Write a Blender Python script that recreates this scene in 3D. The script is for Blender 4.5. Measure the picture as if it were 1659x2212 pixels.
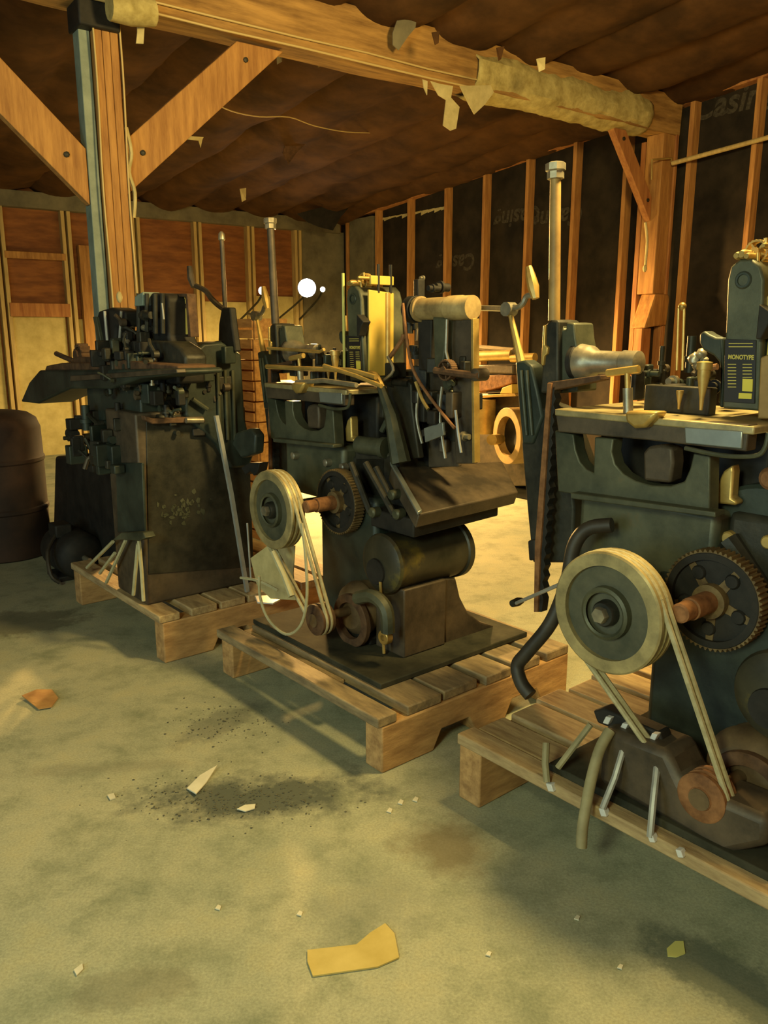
import bpy, bmesh, math, random
from mathutils import Vector, Matrix
random.seed(7)
for o in list(bpy.data.objects): bpy.data.objects.remove(o)
S = bpy.context.scene
COL = S.collection

# ------------------------------------------------------------------ camera
F_PX, PITCH, EYE = 1750.0, math.radians(12.6), 1.45
CP, SP = math.cos(PITCH), math.sin(PITCH)
cam = bpy.data.cameras.new('camera'); camo = bpy.data.objects.new('camera', cam); COL.objects.link(camo)
camo.location = (0, 0, EYE); camo.rotation_euler = (math.pi/2 - PITCH, 0, 0)
cam.sensor_fit = 'VERTICAL'; cam.sensor_height = 36.0; cam.lens = 36.0*F_PX/2212.0
cam.clip_start = 0.02; cam.clip_end = 100
S.camera = camo

# ------------------------------------------------------------------ light and exposure
S.view_settings.view_transform = 'Standard'; S.view_settings.look = 'None'
S.view_settings.exposure = 0.12; S.view_settings.gamma = 1.0; S.view_settings.use_curve_mapping = False
w = bpy.data.worlds.new('world'); S.world = w; w.use_nodes = True
w.node_tree.nodes['Background'].inputs[0].default_value = (0.55, 0.75, 0.85, 1)
w.node_tree.nodes['Background'].inputs[1].default_value = 0.25

def light(name, kind, loc, power, color, size=0.1, target=None, **kw):
    d = bpy.data.lights.new(name, kind); o = bpy.data.objects.new(name, d); COL.objects.link(o)
    o.location = loc; d.energy = power; d.color = color
    if kind == 'AREA': d.size = size
    else: d.shadow_soft_size = size
    for k, v in kw.items(): setattr(d, k, v)
    if target is not None:
        o.rotation_euler = (Vector(target) - Vector(loc)).to_track_quat('-Z', 'Y').to_euler()
    return o
LAMP = (1.05, 2.55, 2.70)
light('ceiling_bulb', 'POINT', LAMP, 330, (1.0, 0.70, 0.24), 0.20)
light('rear_fill', 'POINT', (-1.3, -1.1, 2.4), 250, (0.92, 1.0, 0.58), 0.35)  # unseen fill added behind the viewer to brighten the near floor
light('open_door_daylight', 'AREA', (-3.6, -0.9, 1.3), 42, (0.66, 0.95, 0.95), 1.6, target=(0.6, 3.0, 0.6))
light('work_light_beam', 'SPOT', (-0.82, 8.75, 1.86), 2000, (1.0, 0.57, 0.17), 0.12, target=(0.9, 6.2, 0.0), spot_size=math.radians(110), spot_blend=0.5)
light('work_light_spill', 'SPOT', (-0.82, 8.75, 1.86), 420, (1.0, 0.68, 0.26), 0.45, target=(-0.9, 8.8, 0.0), spot_size=math.radians(176), spot_blend=0.35)

# ------------------------------------------------------------------ frames
def az(d): r = math.radians(d); return Vector((math.sin(r), math.cos(r)))
O = Vector((0.03, 2.49)); A = az(140); B = az(50); ROW = math.radians(-50)
U = az(-36.3); V = az(53.7); RM = math.radians(36.3)   # room axes: U along the right wall, V towards it
def ray(px, py):
    y = -(py-1106)/F_PX
    return Vector(((px-829.5)/F_PX, CP + y*SP, -SP + y*CP))
def w2l(X, Y): d = Vector((X, Y)) - O; return d.dot(A), d.dot(B)
def l2w(a, b, z=0.0): p = O + A*a + B*b; return Vector((p.x, p.y, z))
RK = 1.08                                # size of the room, taken about the viewer's eye
def rmap(p): return Vector((p[0]*RK, p[1]*RK, max(0.0, EYE + (p[2]-EYE)*RK) if p[2] > -0.01 else p[2]))
def r2w(v, u, z=0.0): q = rmap((v, u, z)); p = U*q.y + V*q.x; return Vector((p.x, p.y, q.z))
def _hit(px, py, n, c):
    r = ray(px, py); t = c/(r.x*n.x + r.y*n.y); return r.x*t, r.y*t, EYE + r.z*t
def onB(px, py, b): X, Y, Z = _hit(px, py, B, O.dot(B)+b); return Vector((w2l(X, Y)[0], b, Z))
def onA(px, py, a): X, Y, Z = _hit(px, py, A, O.dot(A)+a); return Vector((a, w2l(X, Y)[1], Z))
def onZ(px, py, z):
    r = ray(px, py); t = (z-EYE)/r.z; a, b = w2l(r.x*t, r.y*t); return Vector((a, b, z))
def onU(px, py, u): X, Y, Z = _hit(px, py, U, u); return Vector((Vector((X, Y)).dot(V), u, Z))
def onV(px, py, v): X, Y, Z = _hit(px, py, V, v); return Vector((v, Vector((X, Y)).dot(U), Z))

# ------------------------------------------------------------------ materials
MATS = {}
def mat(name, c1, c2=None, rough=0.6, metal=0.0, scale=6.0, detail=8.0, bump=0.0, lo=0.35, hi=0.65, c3=None, stretch=None, emit=None, spec=0.5):
    m = bpy.data.materials.new(name); m.use_nodes = True; nt = m.node_tree; N = nt.nodes; L = nt.links
    p = N['Principled BSDF']; p.inputs['Roughness'].default_value = rough; p.inputs['Metallic'].default_value = metal
    p.inputs['Specular IOR Level'].default_value = spec
    c4 = lambda c: (c[0], c[1], c[2], 1)
    if c2 is None: p.inputs['Base Color'].default_value = c4(c1)
    else:
        tc = N.new('ShaderNodeTexCoord'); mp = N.new('ShaderNodeMapping'); L.new(tc.outputs['Object'], mp.inputs['Vector'])
        if stretch: mp.inputs['Scale'].default_value = stretch
        nz = N.new('ShaderNodeTexNoise'); nz.inputs['Scale'].default_value = scale; nz.inputs['Detail'].default_value = detail
        nz.inputs['Roughness'].default_value = 0.65
        L.new(mp.outputs['Vector'], nz.inputs['Vector'])
        cr = N.new('ShaderNodeValToRGB'); L.new(nz.outputs['Fac'], cr.inputs['Fac'])
        cr.color_ramp.elements[0].position = lo; cr.color_ramp.elements[0].color = c4(c1)
        cr.color_ramp.elements[1].position = hi; cr.color_ramp.elements[1].color = c4(c2)
        if c3 is not None:
            e = cr.color_ramp.elements.new(min(0.98, hi+0.12)); e.color = c4(c3)
        L.new(cr.outputs['Color'], p.inputs['Base Color'])
        if bump:
            bp = N.new('ShaderNodeBump'); bp.inputs['Strength'].default_value = bump; bp.inputs['Distance'].default_value = 0.01
            L.new(nz.outputs['Fac'], bp.inputs['Height']); L.new(bp.outputs['Normal'], p.inputs['Normal'])
    if emit:
        p.inputs['Emission Color'].default_value = c4(emit[0]); p.inputs['Emission Strength'].default_value = emit[1]
    MATS[name] = m; return m
M = MATS
mat('iron', (0.010, 0.012, 0.010), (0.050, 0.048, 0.036), 0.55, 0.3, 7, bump=0.4, c3=(0.10, 0.080, 0.048))
mat('iron_black', (0.006, 0.007, 0.007), (0.024, 0.022, 0.019), 0.68, 0.2, 9, bump=0.3)
mat('iron_teal', (0.012, 0.019, 0.017), (0.046, 0.062, 0.050), 0.5, 0.2, 4, bump=0.3, c3=(0.085, 0.070, 0.040))
mat('iron_green', (0.030, 0.038, 0.026), (0.110, 0.116, 0.074), 0.5, 0.25, 4.5, bump=0.3, c3=(0.16, 0.12, 0.06))
mat('iron_brown', (0.040, 0.033, 0.024), (0.115, 0.088, 0.058), 0.55, 0.25, 7, bump=0.25)
mat('steel_sheen', (0.22, 0.25, 0.24), (0.36, 0.40, 0.38), 0.35, 0.6, 4, bump=0.05)
mat('bare_steel', (0.20, 0.19, 0.15), (0.42, 0.38, 0.27), 0.38, 0.6, 14, bump=0.1)
mat('pale_rim', (0.22, 0.19, 0.10), (0.48, 0.40, 0.20), 0.45, 0.35, 10, bump=0.1)
mat('wheel_face', (0.045, 0.052, 0.036), (0.105, 0.105, 0.07), 0.55, 0.15, 9, bump=0.2)
mat('rust', (0.13, 0.055, 0.02), (0.32, 0.15, 0.06), 0.8, 0.1, 18, bump=0.3)
mat('rust_dark', (0.055, 0.028, 0.014), (0.14, 0.075, 0.035), 0.8, 0.1, 18, bump=0.3)
mat('gear_tan', (0.08, 0.05, 0.022), (0.20, 0.14, 0.06), 0.65, 0.2, 20, bump=0.2)
mat('brass', (0.36, 0.24, 0.07), (0.62, 0.44, 0.14), 0.4, 0.5, 8, bump=0.08)
mat('tank_iron', (0.018, 0.020, 0.014), (0.050, 0.048, 0.032), 0.42, 0.2, 4, bump=0.2, c3=(0.17, 0.14, 0.035), lo=.32, hi=.52)
mat('motor_tan', (0.07, 0.045, 0.022), (0.17, 0.115, 0.055), 0.65, 0.1, 8, bump=0.2)
mat('stained_roll', (0.20, 0.14, 0.06), (0.46, 0.35, 0.16), 0.55, 0.1, 9, bump=0.1)
mat('ochre', (0.24, 0.15, 0.05), (0.38, 0.25, 0.085), 0.55, 0.1, 9, bump=0.1)
mat('greasy_board', (0.020, 0.022, 0.016), (0.062, 0.060, 0.040), 0.9, 0, 5, bump=0.3, spec=0.15)
mat('cream_paint', (0.54, 0.38, 0.07), (0.66, 0.48, 0.10), 0.55, 0.0, 5, bump=0.05)
mat('yellow_paper', (0.55, 0.48, 0.06), (0.66, 0.58, 0.09), 0.7, 0, 5)
mat('label_ink', (0.46, 0.40, 0.09), rough=0.6)
mat('label_black', (0.012, 0.012, 0.014), rough=0.5)
mat('belt', (0.30, 0.27, 0.15), (0.46, 0.42, 0.26), 0.75, 0, 30, bump=0.2)
mat('cord', (0.36, 0.34, 0.20), (0.46, 0.44, 0.28), 0.7, 0, 20)
mat('hose_tan', (0.22, 0.20, 0.11), (0.33, 0.30, 0.17), 0.65, 0, 12)
mat('hose_black', (0.020, 0.018, 0.014), (0.05, 0.042, 0.03), 0.55, 0, 10)
mat('white_clip', (0.60, 0.62, 0.62), rough=0.4)
mat('grey_rod', (0.30, 0.31, 0.30), (0.42, 0.43, 0.41), 0.45, 0.3, 10)
mat('skid_wood', (0.26, 0.18, 0.09), (0.50, 0.38, 0.20), 0.8, 0, 6, bump=0.3, stretch=(1.2, 6, 6))
mat('skid_dirty', (0.13, 0.10, 0.06), (0.34, 0.26, 0.14), 0.8, 0, 5, bump=0.3, stretch=(1.2, 5, 5))
mat('skid_side', (0.30, 0.17, 0.065), (0.55, 0.34, 0.14), 0.8, 0, 6, bump=0.3, stretch=(5, 1.2, 5))
mat('timber', (0.27, 0.12, 0.030), (0.50, 0.26, 0.072), 0.75, 0, 4, bump=0.25, stretch=(6, 6, 0.7))
mat('timber_beam', (0.18, 0.090, 0.022), (0.50, 0.29, 0.085), 0.8, 0, 3, bump=0.3, stretch=(0.6, 5, 5))
mat('timber_red', (0.28, 0.10, 0.03), (0.48, 0.22, 0.065), 0.75, 0, 4, bump=0.25, stretch=(6, 6, 0.7))
mat('stud_wood', (0.34, 0.15, 0.04), (0.56, 0.28, 0.08), 0.75, 0, 5, bump=0.15, stretch=(6, 6, 0.7))
mat('stud_pale', (0.42, 0.30, 0.11), (0.60, 0.45, 0.18), 0.75, 0, 5, bump=0.15, stretch=(6, 6, 0.7))
mat('blue_grey_paint', (0.15, 0.20, 0.17), (0.26, 0.32, 0.27), 0.6, 0, 6, bump=0.1)
mat('felt_board', (0.012, 0.010, 0.008), (0.035, 0.027, 0.018), 0.9, 0, 3, bump=0.1, spec=0.2)
mat('felt_print', (0.085, 0.075, 0.055), (0.03, 0.026, 0.02), 0.9, 0, 30, spec=0.2)
mat('ply_brown', (0.16, 0.055, 0.016), (0.30, 0.115, 0.03), 0.8, 0, 3, bump=0.1, stretch=(1, 1, 5))
mat('pale_board', (0.42, 0.34, 0.12), (0.58, 0.49, 0.20), 0.8, 0, 6, bump=0.08)
mat('sheet_grey', (0.11, 0.10, 0.065), (0.20, 0.18, 0.11), 0.8, 0, 4, bump=0.1)
mat('kraft', (0.036, 0.017, 0.006), (0.105, 0.049, 0.016), 0.85, 0, 2.2, bump=0.3, spec=0.2)
mat('torn_paper', (0.42, 0.36, 0.17), (0.60, 0.52, 0.26), 0.85, 0, 10, bump=0.2)
mat('insulation', (0.30, 0.24, 0.08), (0.54, 0.46, 0.19), 0.95, 0, 12, bump=0.6)
mat('crate_wood', (0.30, 0.15, 0.045), (0.52, 0.29, 0.09), 0.8, 0, 6, bump=0.2, stretch=(1, 5, 5))
mat('barrel_brown', (0.018, 0.009, 0.006), (0.045, 0.021, 0.012), 0.75, 0.1, 5, bump=0.2)
mat('cardboard', (0.46, 0.36, 0.10), (0.58, 0.47, 0.16), 0.85, 0, 8, bump=0.05)
mat('leaf_orange', (0.30, 0.15, 0.05), (0.42, 0.24, 0.08), 0.85, 0, 14)
mat('lime_scrap', (0.55, 0.56, 0.18), rough=0.7)
mat('white_scrap', (0.55, 0.54, 0.42), (0.68, 0.67, 0.55), 0.7, 0, 10)
mat('grit', (0.045, 0.050, 0.040), (0.13, 0.135, 0.10), 0.9, 0, 40, bump=0.5)
mat('glow_white', (1, 1, 1), emit=((1.0, 0.93, 0.78), 30.0))
mat('wire', (0.55, 0.42, 0.18), rough=0.5)
# concrete floor: broad tone changes, fine grain, dark stains and painted skid shade with their own shape, a crack
def floor_mat():
    m = bpy.data.materials.new('concrete'); m.use_nodes = True; nt = m.node_tree; N = nt.nodes; L = nt.links
    p = N['Principled BSDF']; p.inputs['Roughness'].default_value = 0.82; p.inputs['Specular IOR Level'].default_value = 0.3
    tc = N.new('ShaderNodeTexCoord')
    def noise(s, d, r=0.6):
        n = N.new('ShaderNodeTexNoise'); n.inputs['Scale'].default_value = s; n.inputs['Detail'].default_value = d
        n.inputs['Roughness'].default_value = r; L.new(tc.outputs['Object'], n.inputs['Vector']); return n
    def ramp(src, stops):
        c = N.new('ShaderNodeValToRGB'); e = c.color_ramp.elements
        e[0].position, e[0].color = stops[0][0], (*stops[0][1], 1); e[1].position, e[1].color = stops[1][0], (*stops[1][1], 1)
        for q, k in stops[2:]: x = e.new(q); x.color = (*k, 1)
        L.new(src, c.inputs['Fac']); return c
    def mix(kind, a, b, fac=1.0):
        x = N.new('ShaderNodeMix'); x.data_type = 'RGBA'; x.blend_type = kind
        if isinstance(fac, float): x.inputs[0].default_value = fac
        else: L.new(fac, x.inputs[0])
        L.new(a, x.inputs[6])
        if isinstance(b, tuple): x.inputs[7].default_value = (*b, 1)
        else: L.new(b, x.inputs[7])
        return x.outputs[2]
    base = ramp(noise(1.1, 5).outputs['Fac'], [(0.35, (0.29, 0.32, 0.235)), (0.65, (0.42, 0.425, 0.30))])
    mott = ramp(noise(5, 10, 0.7).outputs['Fac'], [(0.30, (0.58, 0.63, 0.60)), (0.52, (1, 1, 1)), (0.75, (1.16, 1.08, 0.96))])
    c = mix('MULTIPLY', base.outputs[0], mott.outputs[0])
    fine = ramp(noise(140, 3, 0.7).outputs['Fac'], [(0.3, (0.78, 0.78, 0.78)), (0.7, (1.15, 1.15, 1.15))])
    c = mix('MULTIPLY', c, fine.outputs[0])
    st = noise(7, 12, 0.75)
    sep = N.new('ShaderNodeSeparateXYZ'); L.new(tc.outputs['Object'], sep.inputs[0])
    def mth(op, a, b=None):
        q = N.new('ShaderNodeMath'); q.operation = op
        for i, v in enumerate((a, b)):
            if v is None: continue
            if isinstance(v, (int, float)): q.inputs[i].default_value = v
            else: L.new(v, q.inputs[i])
        return q.outputs[0]
    def stain_or_shade(cx, cy, rx, ry, rot, strength, col, soft=0.35, c=None):
        dx = mth('SUBTRACT', sep.outputs[0], cx); dy = mth('SUBTRACT', sep.outputs[1], cy)
        ca, sa = math.cos(rot), math.sin(rot)
        ux = mth('DIVIDE', mth('ADD', mth('MULTIPLY', dx, ca), mth('MULTIPLY', dy, sa)), rx)
        uy = mth('DIVIDE', mth('SUBTRACT', mth('MULTIPLY', dy, ca), mth('MULTIPLY', dx, sa)), ry)
        d = mth('SQRT', mth('ADD', mth('MULTIPLY', ux, ux), mth('MULTIPLY', uy, uy)))
        d = mth('ADD', d, mth('MULTIPLY', mth('SUBTRACT', st.outputs['Fac'], 0.5), 2.4))
        mr = N.new('ShaderNodeMapRange'); L.new(d, mr.inputs[0]); mr.inputs[1].default_value = 1.0; mr.inputs[2].default_value = 1.0-soft
        mr.inputs[3].default_value = 0; mr.inputs[4].default_value = strength
        return mix('MIX', c, col, mr.outputs[0])
    for a in STAINS_AND_SHADE: c = stain_or_shade(*a, c=c)
    L.new(c, p.inputs['Base Color'])
    bp = N.new('ShaderNodeBump'); bp.inputs['Strength'].default_value = 0.25; bp.inputs['Distance'].default_value = 0.01
    L.new(st.outputs['Fac'], bp.inputs['Height']); L.new(bp.outputs['Normal'], p.inputs['Normal'])
    M['concrete'] = m
def fl(px, py): r = ray(px, py); t = -EYE/r.z; return r.x*t, r.y*t
STAINS_AND_SHADE = [(*fl(560, 1722), 0.46, 0.16, 0.12, 0.9, (0.065, 0.08, 0.07), 0.6), (*fl(480, 1560), 0.22, 0.10, 0.9, 0.5, (0.11, 0.12, 0.10)),
          (*fl(960, 1830), 0.17, 0.16, 0.0, 0.65, (0.15, 0.115, 0.06), 0.7), (*fl(40, 1345), 0.35, 0.22, 0.3, 0.6, (0.09, 0.085, 0.055)),
          (*fl(1180, 1700), 0.30, 0.08, -0.9, 0.45, (0.09, 0.12, 0.10)), (*fl(1560, 2110), 0.22, 0.10, -0.9, 0.6, (0.05, 0.075, 0.065)),  # both are painted shade on the floor in front of the nearest machine
          (*fl(650, 1455), 0.45, 0.07, -0.85, 0.4, (0.10, 0.12, 0.10)), (*fl(300, 2130), 0.16, 0.07, 0.2, 0.4, (0.12, 0.12, 0.08)),  # first is painted shade along the middle skid's front, second a stain
          (*fl(800, 1960), 0.25, 0.15, 0.5, 0.28, (0.15, 0.17, 0.15), 0.6), (*fl(220, 1660), 0.5, 0.05, 0.1, 0.25, (0.13, 0.12, 0.08), 0.6)]
floor_mat()

# ------------------------------------------------------------------ mesh helpers
def link(name, me, m, parent=None):
    o = bpy.data.objects.new(name, me); COL.objects.link(o)
    if m is not None: me.materials.append(M[m] if isinstance(m, str) else m)
    if parent is not None: o.parent = parent
    return o
class Kit:
    """collects shapes given in the coordinates of one frame; build() links them as one mesh"""
    def __init__(s, org=(0, 0, 0), room=False): s.bm = bmesh.new(); s.o = rmap(org) if room else Vector(org); s.room = room
    def v(s, p): return s.bm.verts.new((rmap(p) if s.room else Vector(p)) - s.o)
    def poly_prism(s, pts, d):
        d = Vector(d); f = [s.v(p) for p in pts]; g = [s.v(Vector(p)+d) for p in pts]; n = len(pts)
        s.bm.faces.new(f); s.bm.faces.new(g[::-1])
        for i in range(n): s.bm.faces.new((f[i], g[i], g[(i+1) % n], f[(i+1) % n]))
        return s
    def box(s, x0, x1, y0, y1, z0, z1):
        return s.poly_prism([(x0, y0, z0), (x1, y0, z0), (x1, y1, z0), (x0, y1, z0)], (0, 0, z1-z0))
    def obox(s, c, sx, sy, sz, rot=0.0, tilt=None):
        R = (tilt.to_matrix() if tilt is not None else Matrix.Rotation(rot, 3, 'Z')); c = Vector(c)
        q = [c + R @ Vector((x*sx/2, y*sy/2, -sz/2)) for x, y in ((-1, -1), (1, -1), (1, 1), (-1, 1))]
        return s.poly_prism(q, R @ Vector((0, 0, sz)))
    def lathe(s, c, axis, prof, seg=32, close=True):
        """prof: list of (distance along axis, radius)"""
        ax = Vector(axis).normalized(); t = Vector((0, 0, 1)) if abs(ax.z) < 0.9 else Vector((1, 0, 0))
        e1 = ax.cross(t).normalized(); e2 = ax.cross(e1); c = Vector(c); rings = []
        for h, r in prof:
            rings.append([s.v(c + ax*h + (e1*math.cos(2*math.pi*i/seg) + e2*math.sin(2*math.pi*i/seg))*max(r, 1e-4)) for i in range(seg)])
        for k in range(len(rings)-1):
            for i in range(seg):
                s.bm.faces.new((rings[k][i], rings[k][(i+1) % seg], rings[k+1][(i+1) % seg], rings[k+1][i]))
        if close: s.bm.faces.new(rings[0][::-1]); s.bm.faces.new(rings[-1])
        return s
    def cyl(s, p, q, r, r2=None, seg=16):
        p, q = Vector(p), Vector(q); return s.lathe(p, q-p, [(0, r), ((q-p).length, r if r2 is None else r2)], seg)
    def tube(s, pts, r, seg=8, sm=0):
        pts = [Vector(p) for p in pts]
        if sm:
            out = []
            for i in range(len(pts)-1):
                p0, p1, p2, p3 = pts[max(i-1, 0)], pts[i], pts[i+1], pts[min(i+2, len(pts)-1)]
                for k in range(sm):
                    t = k/sm
                    out.append(0.5*((2*p1) + (p2-p0)*t + (2*p0-5*p1+4*p2-p3)*t*t + (3*p1-p0-3*p2+p3)*t**3))
            pts = out + [pts[-1]]
        rs = r if isinstance(r, (list, tuple)) else [r]*len(pts)
        if len(rs) != len(pts): rs = [rs[0] + (rs[-1]-rs[0])*i/(len(pts)-1) for i in range(len(pts))]
        t0 = (pts[1]-pts[0]).normalized(); n = t0.orthogonal().normalized(); rings = []
        for i, p in enumerate(pts):
            t = (pts[min(i+1, len(pts)-1)] - pts[max(i-1, 0)]).normalized()
            n = (n - t*n.dot(t)).normalized(); b = t.cross(n)
            rings.append([s.v(p + (n*math.cos(2*math.pi*j/seg) + b*math.sin(2*math.pi*j/seg))*rs[i]) for j in range(seg)])
        for k in range(len(rings)-1):
            for j in range(seg): s.bm.faces.new((rings[k][j], rings[k][(j+1) % seg], rings[k+1][(j+1) % seg], rings[k+1][j]))
        s.bm.faces.new(rings[0][::-1]); s.bm.faces.new(rings[-1]); return s
    def blob(s, c, rx, ry, rz, sub=2, jit=0.0):
        r = bmesh.ops.create_icosphere(s.bm, subdivisions=sub, radius=1.0)
        for x in r['verts']:
            k = 1 + random.uniform(-jit, jit); x.co = Vector((x.co.x*rx*k, x.co.y*ry*k, x.co.z*rz*k)) + Vector(c) - s.o
        return s
    def gear(s, c, axis, r, w, teeth, hub, hole_r=0.0, spokes=5, rim=0.82, tooth=0.05):
        """toothed rim, spokes and hub"""
        ax = Vector(axis).normalized(); t = Vector((0, 0, 1)); e1 = ax.cross(t).normalized(); e2 = ax.cross(e1); c = Vector(c)
        P = lambda an, rr, h: c + ax*h + (e1*math.cos(an)+e2*math.sin(an))*rr
        n = teeth*4; outer = []; inner = []
        for i in range(n):
            rr = r if i % 4 < 2 else r*(1-tooth); an = 2*math.pi*i/n
            outer.append((s.v(P(an, rr, 0)), s.v(P(an, rr, w)))); inner.append((s.v(P(an, r*rim, 0)), s.v(P(an, r*rim, w))))
        for i in range(n):
            j = (i+1) % n
            s.bm.faces.new((outer[i][0], outer[j][0], outer[j][1], outer[i][1])); s.bm.faces.new((inner[j][0], inner[i][0], inner[i][1], inner[j][1]))
            s.bm.faces.new((outer[j][0], outer[i][0], inner[i][0], inner[j][0])); s.bm.faces.new((outer[i][1], outer[j][1], inner[j][1], inner[i][1]))
        for k in range(spokes):
            an = 2*math.pi*k/spokes + 0.3; d = (e1*math.cos(an)+e2*math.sin(an)); nrm = ax.cross(d)
            q = [c + d*(hub*0.8) + nrm*r*0.10 + ax*w*0.2, c + d*(hub*0.8) - nrm*r*0.10 + ax*w*0.2, c + d*r*(rim+0.01) - nrm*r*0.07 + ax*w*0.2, c + d*r*(rim+0.01) + nrm*r*0.07 + ax*w*0.2]
            s.poly_prism(q, ax*w*0.6)
        s.lathe(c - ax*w*0.3, ax, [(0, hub), (w*1.6, hub)], 24); return s
    def build(s, name, m, parent=None, bevel=0.0, smooth=True, seg=2):
        bmesh.ops.recalc_face_normals(s.bm, faces=s.bm.faces)
        me = bpy.data.meshes.new(name); s.bm.to_mesh(me); s.bm.free(); o = link(name, me, m, parent)
        if bevel:
            b = o.modifiers.new('bevel', 'BEVEL'); b.width = bevel; b.segments = seg; b.limit_method = 'ANGLE'; b.angle_limit = math.radians(40)
        if smooth:
            for f in me.polygons: f.use_smooth = True
            me.set_sharp_from_angle(angle=math.radians(38))
        return o
TEXTS = []
def tag(o, label, cat, group=None, kind=None):
    o['label'] = label; o['category'] = cat
    if group: o['group'] = group
    if kind: o['kind'] = kind
    return o
def struct(o): o['kind'] = 'structure'; return o

class Thing:
    """an Empty at a thing's base, turned with the row of machines (or the room); parts are given in that frame's coordinates"""
    def __init__(s, name, label, cat, org, group=None, room=False):
        s.org = Vector(org); s.room = room; e = bpy.data.objects.new(name, None); COL.objects.link(e); s.e = e; e.empty_display_size = 0.05
        e.location = r2w(*org) if room else l2w(*org); e.rotation_euler = (0, 0, RM if room else ROW)
        tag(e, label, cat, group)
    def kit(s): return Kit(s.org, s.room)
    def box(s, name, m, x0, x1, y0, y1, z0, z1, bevel=0.004, parent=None):
        return s.kit().box(x0, x1, y0, y1, z0, z1).build(name, m, parent or s.e, bevel)
    def PB(s, name, m, b, d, px, bevel=0.004, parent=None):      # profile standing in a plane across the row, d deep
        return s.kit().poly_prism([onB(x, y, b) for x, y in px], (0, d, 0)).build(name, m, parent or s.e, bevel)
    def PA(s, name, m, a, d, px, bevel=0.004, parent=None):      # profile standing in a plane along the depth of a machine
        return s.kit().poly_prism([onA(x, y, a) for x, y in px], (-d, 0, 0)).build(name, m, parent or s.e, bevel)
    def T(s, name, m, r, pts, sm=0, seg=8, parent=None):          # rod or hose through points (x, y, b)
        return s.kit().tube([onB(*p) for p in pts], r, seg, sm).build(name, m, parent or s.e)
    def cb(s, name, m, px, py, b, prof, seg=32, parent=None, bevel=0.0):
        return s.kit().lathe(onB(px, py, b), (0, 1, 0), prof, seg).build(name, m, parent or s.e, bevel)
    def ca(s, name, m, c, prof, seg=24, parent=None):
        return s.kit().lathe(c, (1, 0, 0), prof, seg).build(name, m, parent or s.e)
    def ball(s, name, m, px, py, b, r, parent=None): return s.kit().blob(onB(px, py, b), r, r, r).build(name, m, parent or s.e)

def fittings(t, a0, a1, b0, b1, z0, z1, n, seed, mats=('iron', 'iron_black', 'iron_teal'), big=1.0, parent=None):
    """small castings of a machine head: brackets, shafts, levers, bolts, each a part of its own"""
    rnd = random.Random(seed)
    for i in range(n):
        a, b, z = rnd.uniform(a0, a1), rnd.uniform(b0, b1), rnd.uniform(z0, z1); m = rnd.choice(mats); k = rnd.random()
        if k < 0.4:
            h, wd, dp = rnd.uniform(.03, .11)*big, rnd.uniform(.02, .07)*big, rnd.uniform(.03, .09)*big
            t.kit().obox((a, b, z), wd, dp, h, rnd.choice((0, 0, .3, -.2))).build('bracket', m, t.e, 0.005)
        elif k < 0.6:
            l, r = rnd.uniform(.05, .16)*big, rnd.uniform(.008, .022)*big; d = rnd.choice(((1, 0, 0), (0, 1, 0), (0, 0, 1)))
            t.kit().lathe((a, b, z), d, [(0, r), (l*.3, r), (l*.3, r*1.5), (l*.45, r*1.5), (l*.45, r), (l, r)], 14).build('shaft', m, t.e)
        elif k < 0.85:
            p = Vector((a, b, z)); q = p + Vector((rnd.uniform(-.1, .1), rnd.uniform(-.06, .06), rnd.uniform(-.1, .12)))*big; r = rnd.uniform(.006, .012)*big
            kk = t.kit().tube([p, (p+q)/2 + Vector((0, -.01, .01)), q], r, 8); kk.lathe(p - Vector((0, r*1.6, 0)), (0, 1, 0), [(0, r*2), (r*3, r*2)], 12)
            kk.build('lever', rnd.choice(('iron', 'iron_green', 'iron_brown')), t.e)
        else:
            r = rnd.uniform(.010, .024)*big
            t.kit().lathe((a, b, z), rnd.choice(((0, -1, 0), (0, 0, 1), (1, 0, 0))), [(0, r), (r*.8, r), (r*.8, r*.6), (r*2, r*.6)], 12).build('bolt', rnd.choice(('bare_steel', 'iron')), t.e)

# ================================================================== the room (coordinates: V, U, height)
WV, BU = 6.1, 9.29                     # right wall and back wall
def ceil_z(u): return 3.30 + (4.38-u)*0.08
def rs(name, k, m, parent=None, bevel=0.0):
    o = k.build(name, m, parent, bevel)
    if parent is None: o.rotation_euler = (0, 0, RM)
    return struct(o)
fk = Kit(); fk.poly_prism([l2w(-9, -4.2), l2w(4.6, -4.2), l2w(4.6, 12), l2w(-9, 12)], (0, 0, -0.1))
struct(fk.build('floor', 'concrete'))
# ceiling: paper faced batts sagging between the rafters
k = Kit(room=True); nv, nu = 220, 130; grid = []
rnd = random.Random(3)
from mathutils import noise as mn
for i in range(nu+1):
    row = []
    for j in range(nv+1):
        u = -3.0 + (BU+0.1+3.0)*i/nu; v = -4.0 + (WV+0.12+4.0)*j/nv
        ph = (v/0.58) % 1.0
        sag = 0.12*math.sin(math.pi*ph)**0.7*(0.75 + 0.5*mn.noise((u*.5, math.floor(v/0.58)*3.1, 2)))
        z = ceil_z(u) - sag + 0.035*mn.noise((u*1.6, v*2.6, 0)) + 0.02*mn.noise((u*6, v*7, 4))
        row.append(k.v((v, u, z)))
    grid.append(row)
for i in range(nu):
    for j in range(nv): k.bm.faces.new((grid[i][j], grid[i][j+1], grid[i+1][j+1], grid[i+1][j]))
ceiling = rs('ceiling', k, 'kraft')
k = Kit(room=True); k.box(-4.1, WV+0.2, -3.1, BU+0.2, 4.1, 4.2); rs('roof_deck', k, 'felt_board', None)
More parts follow.
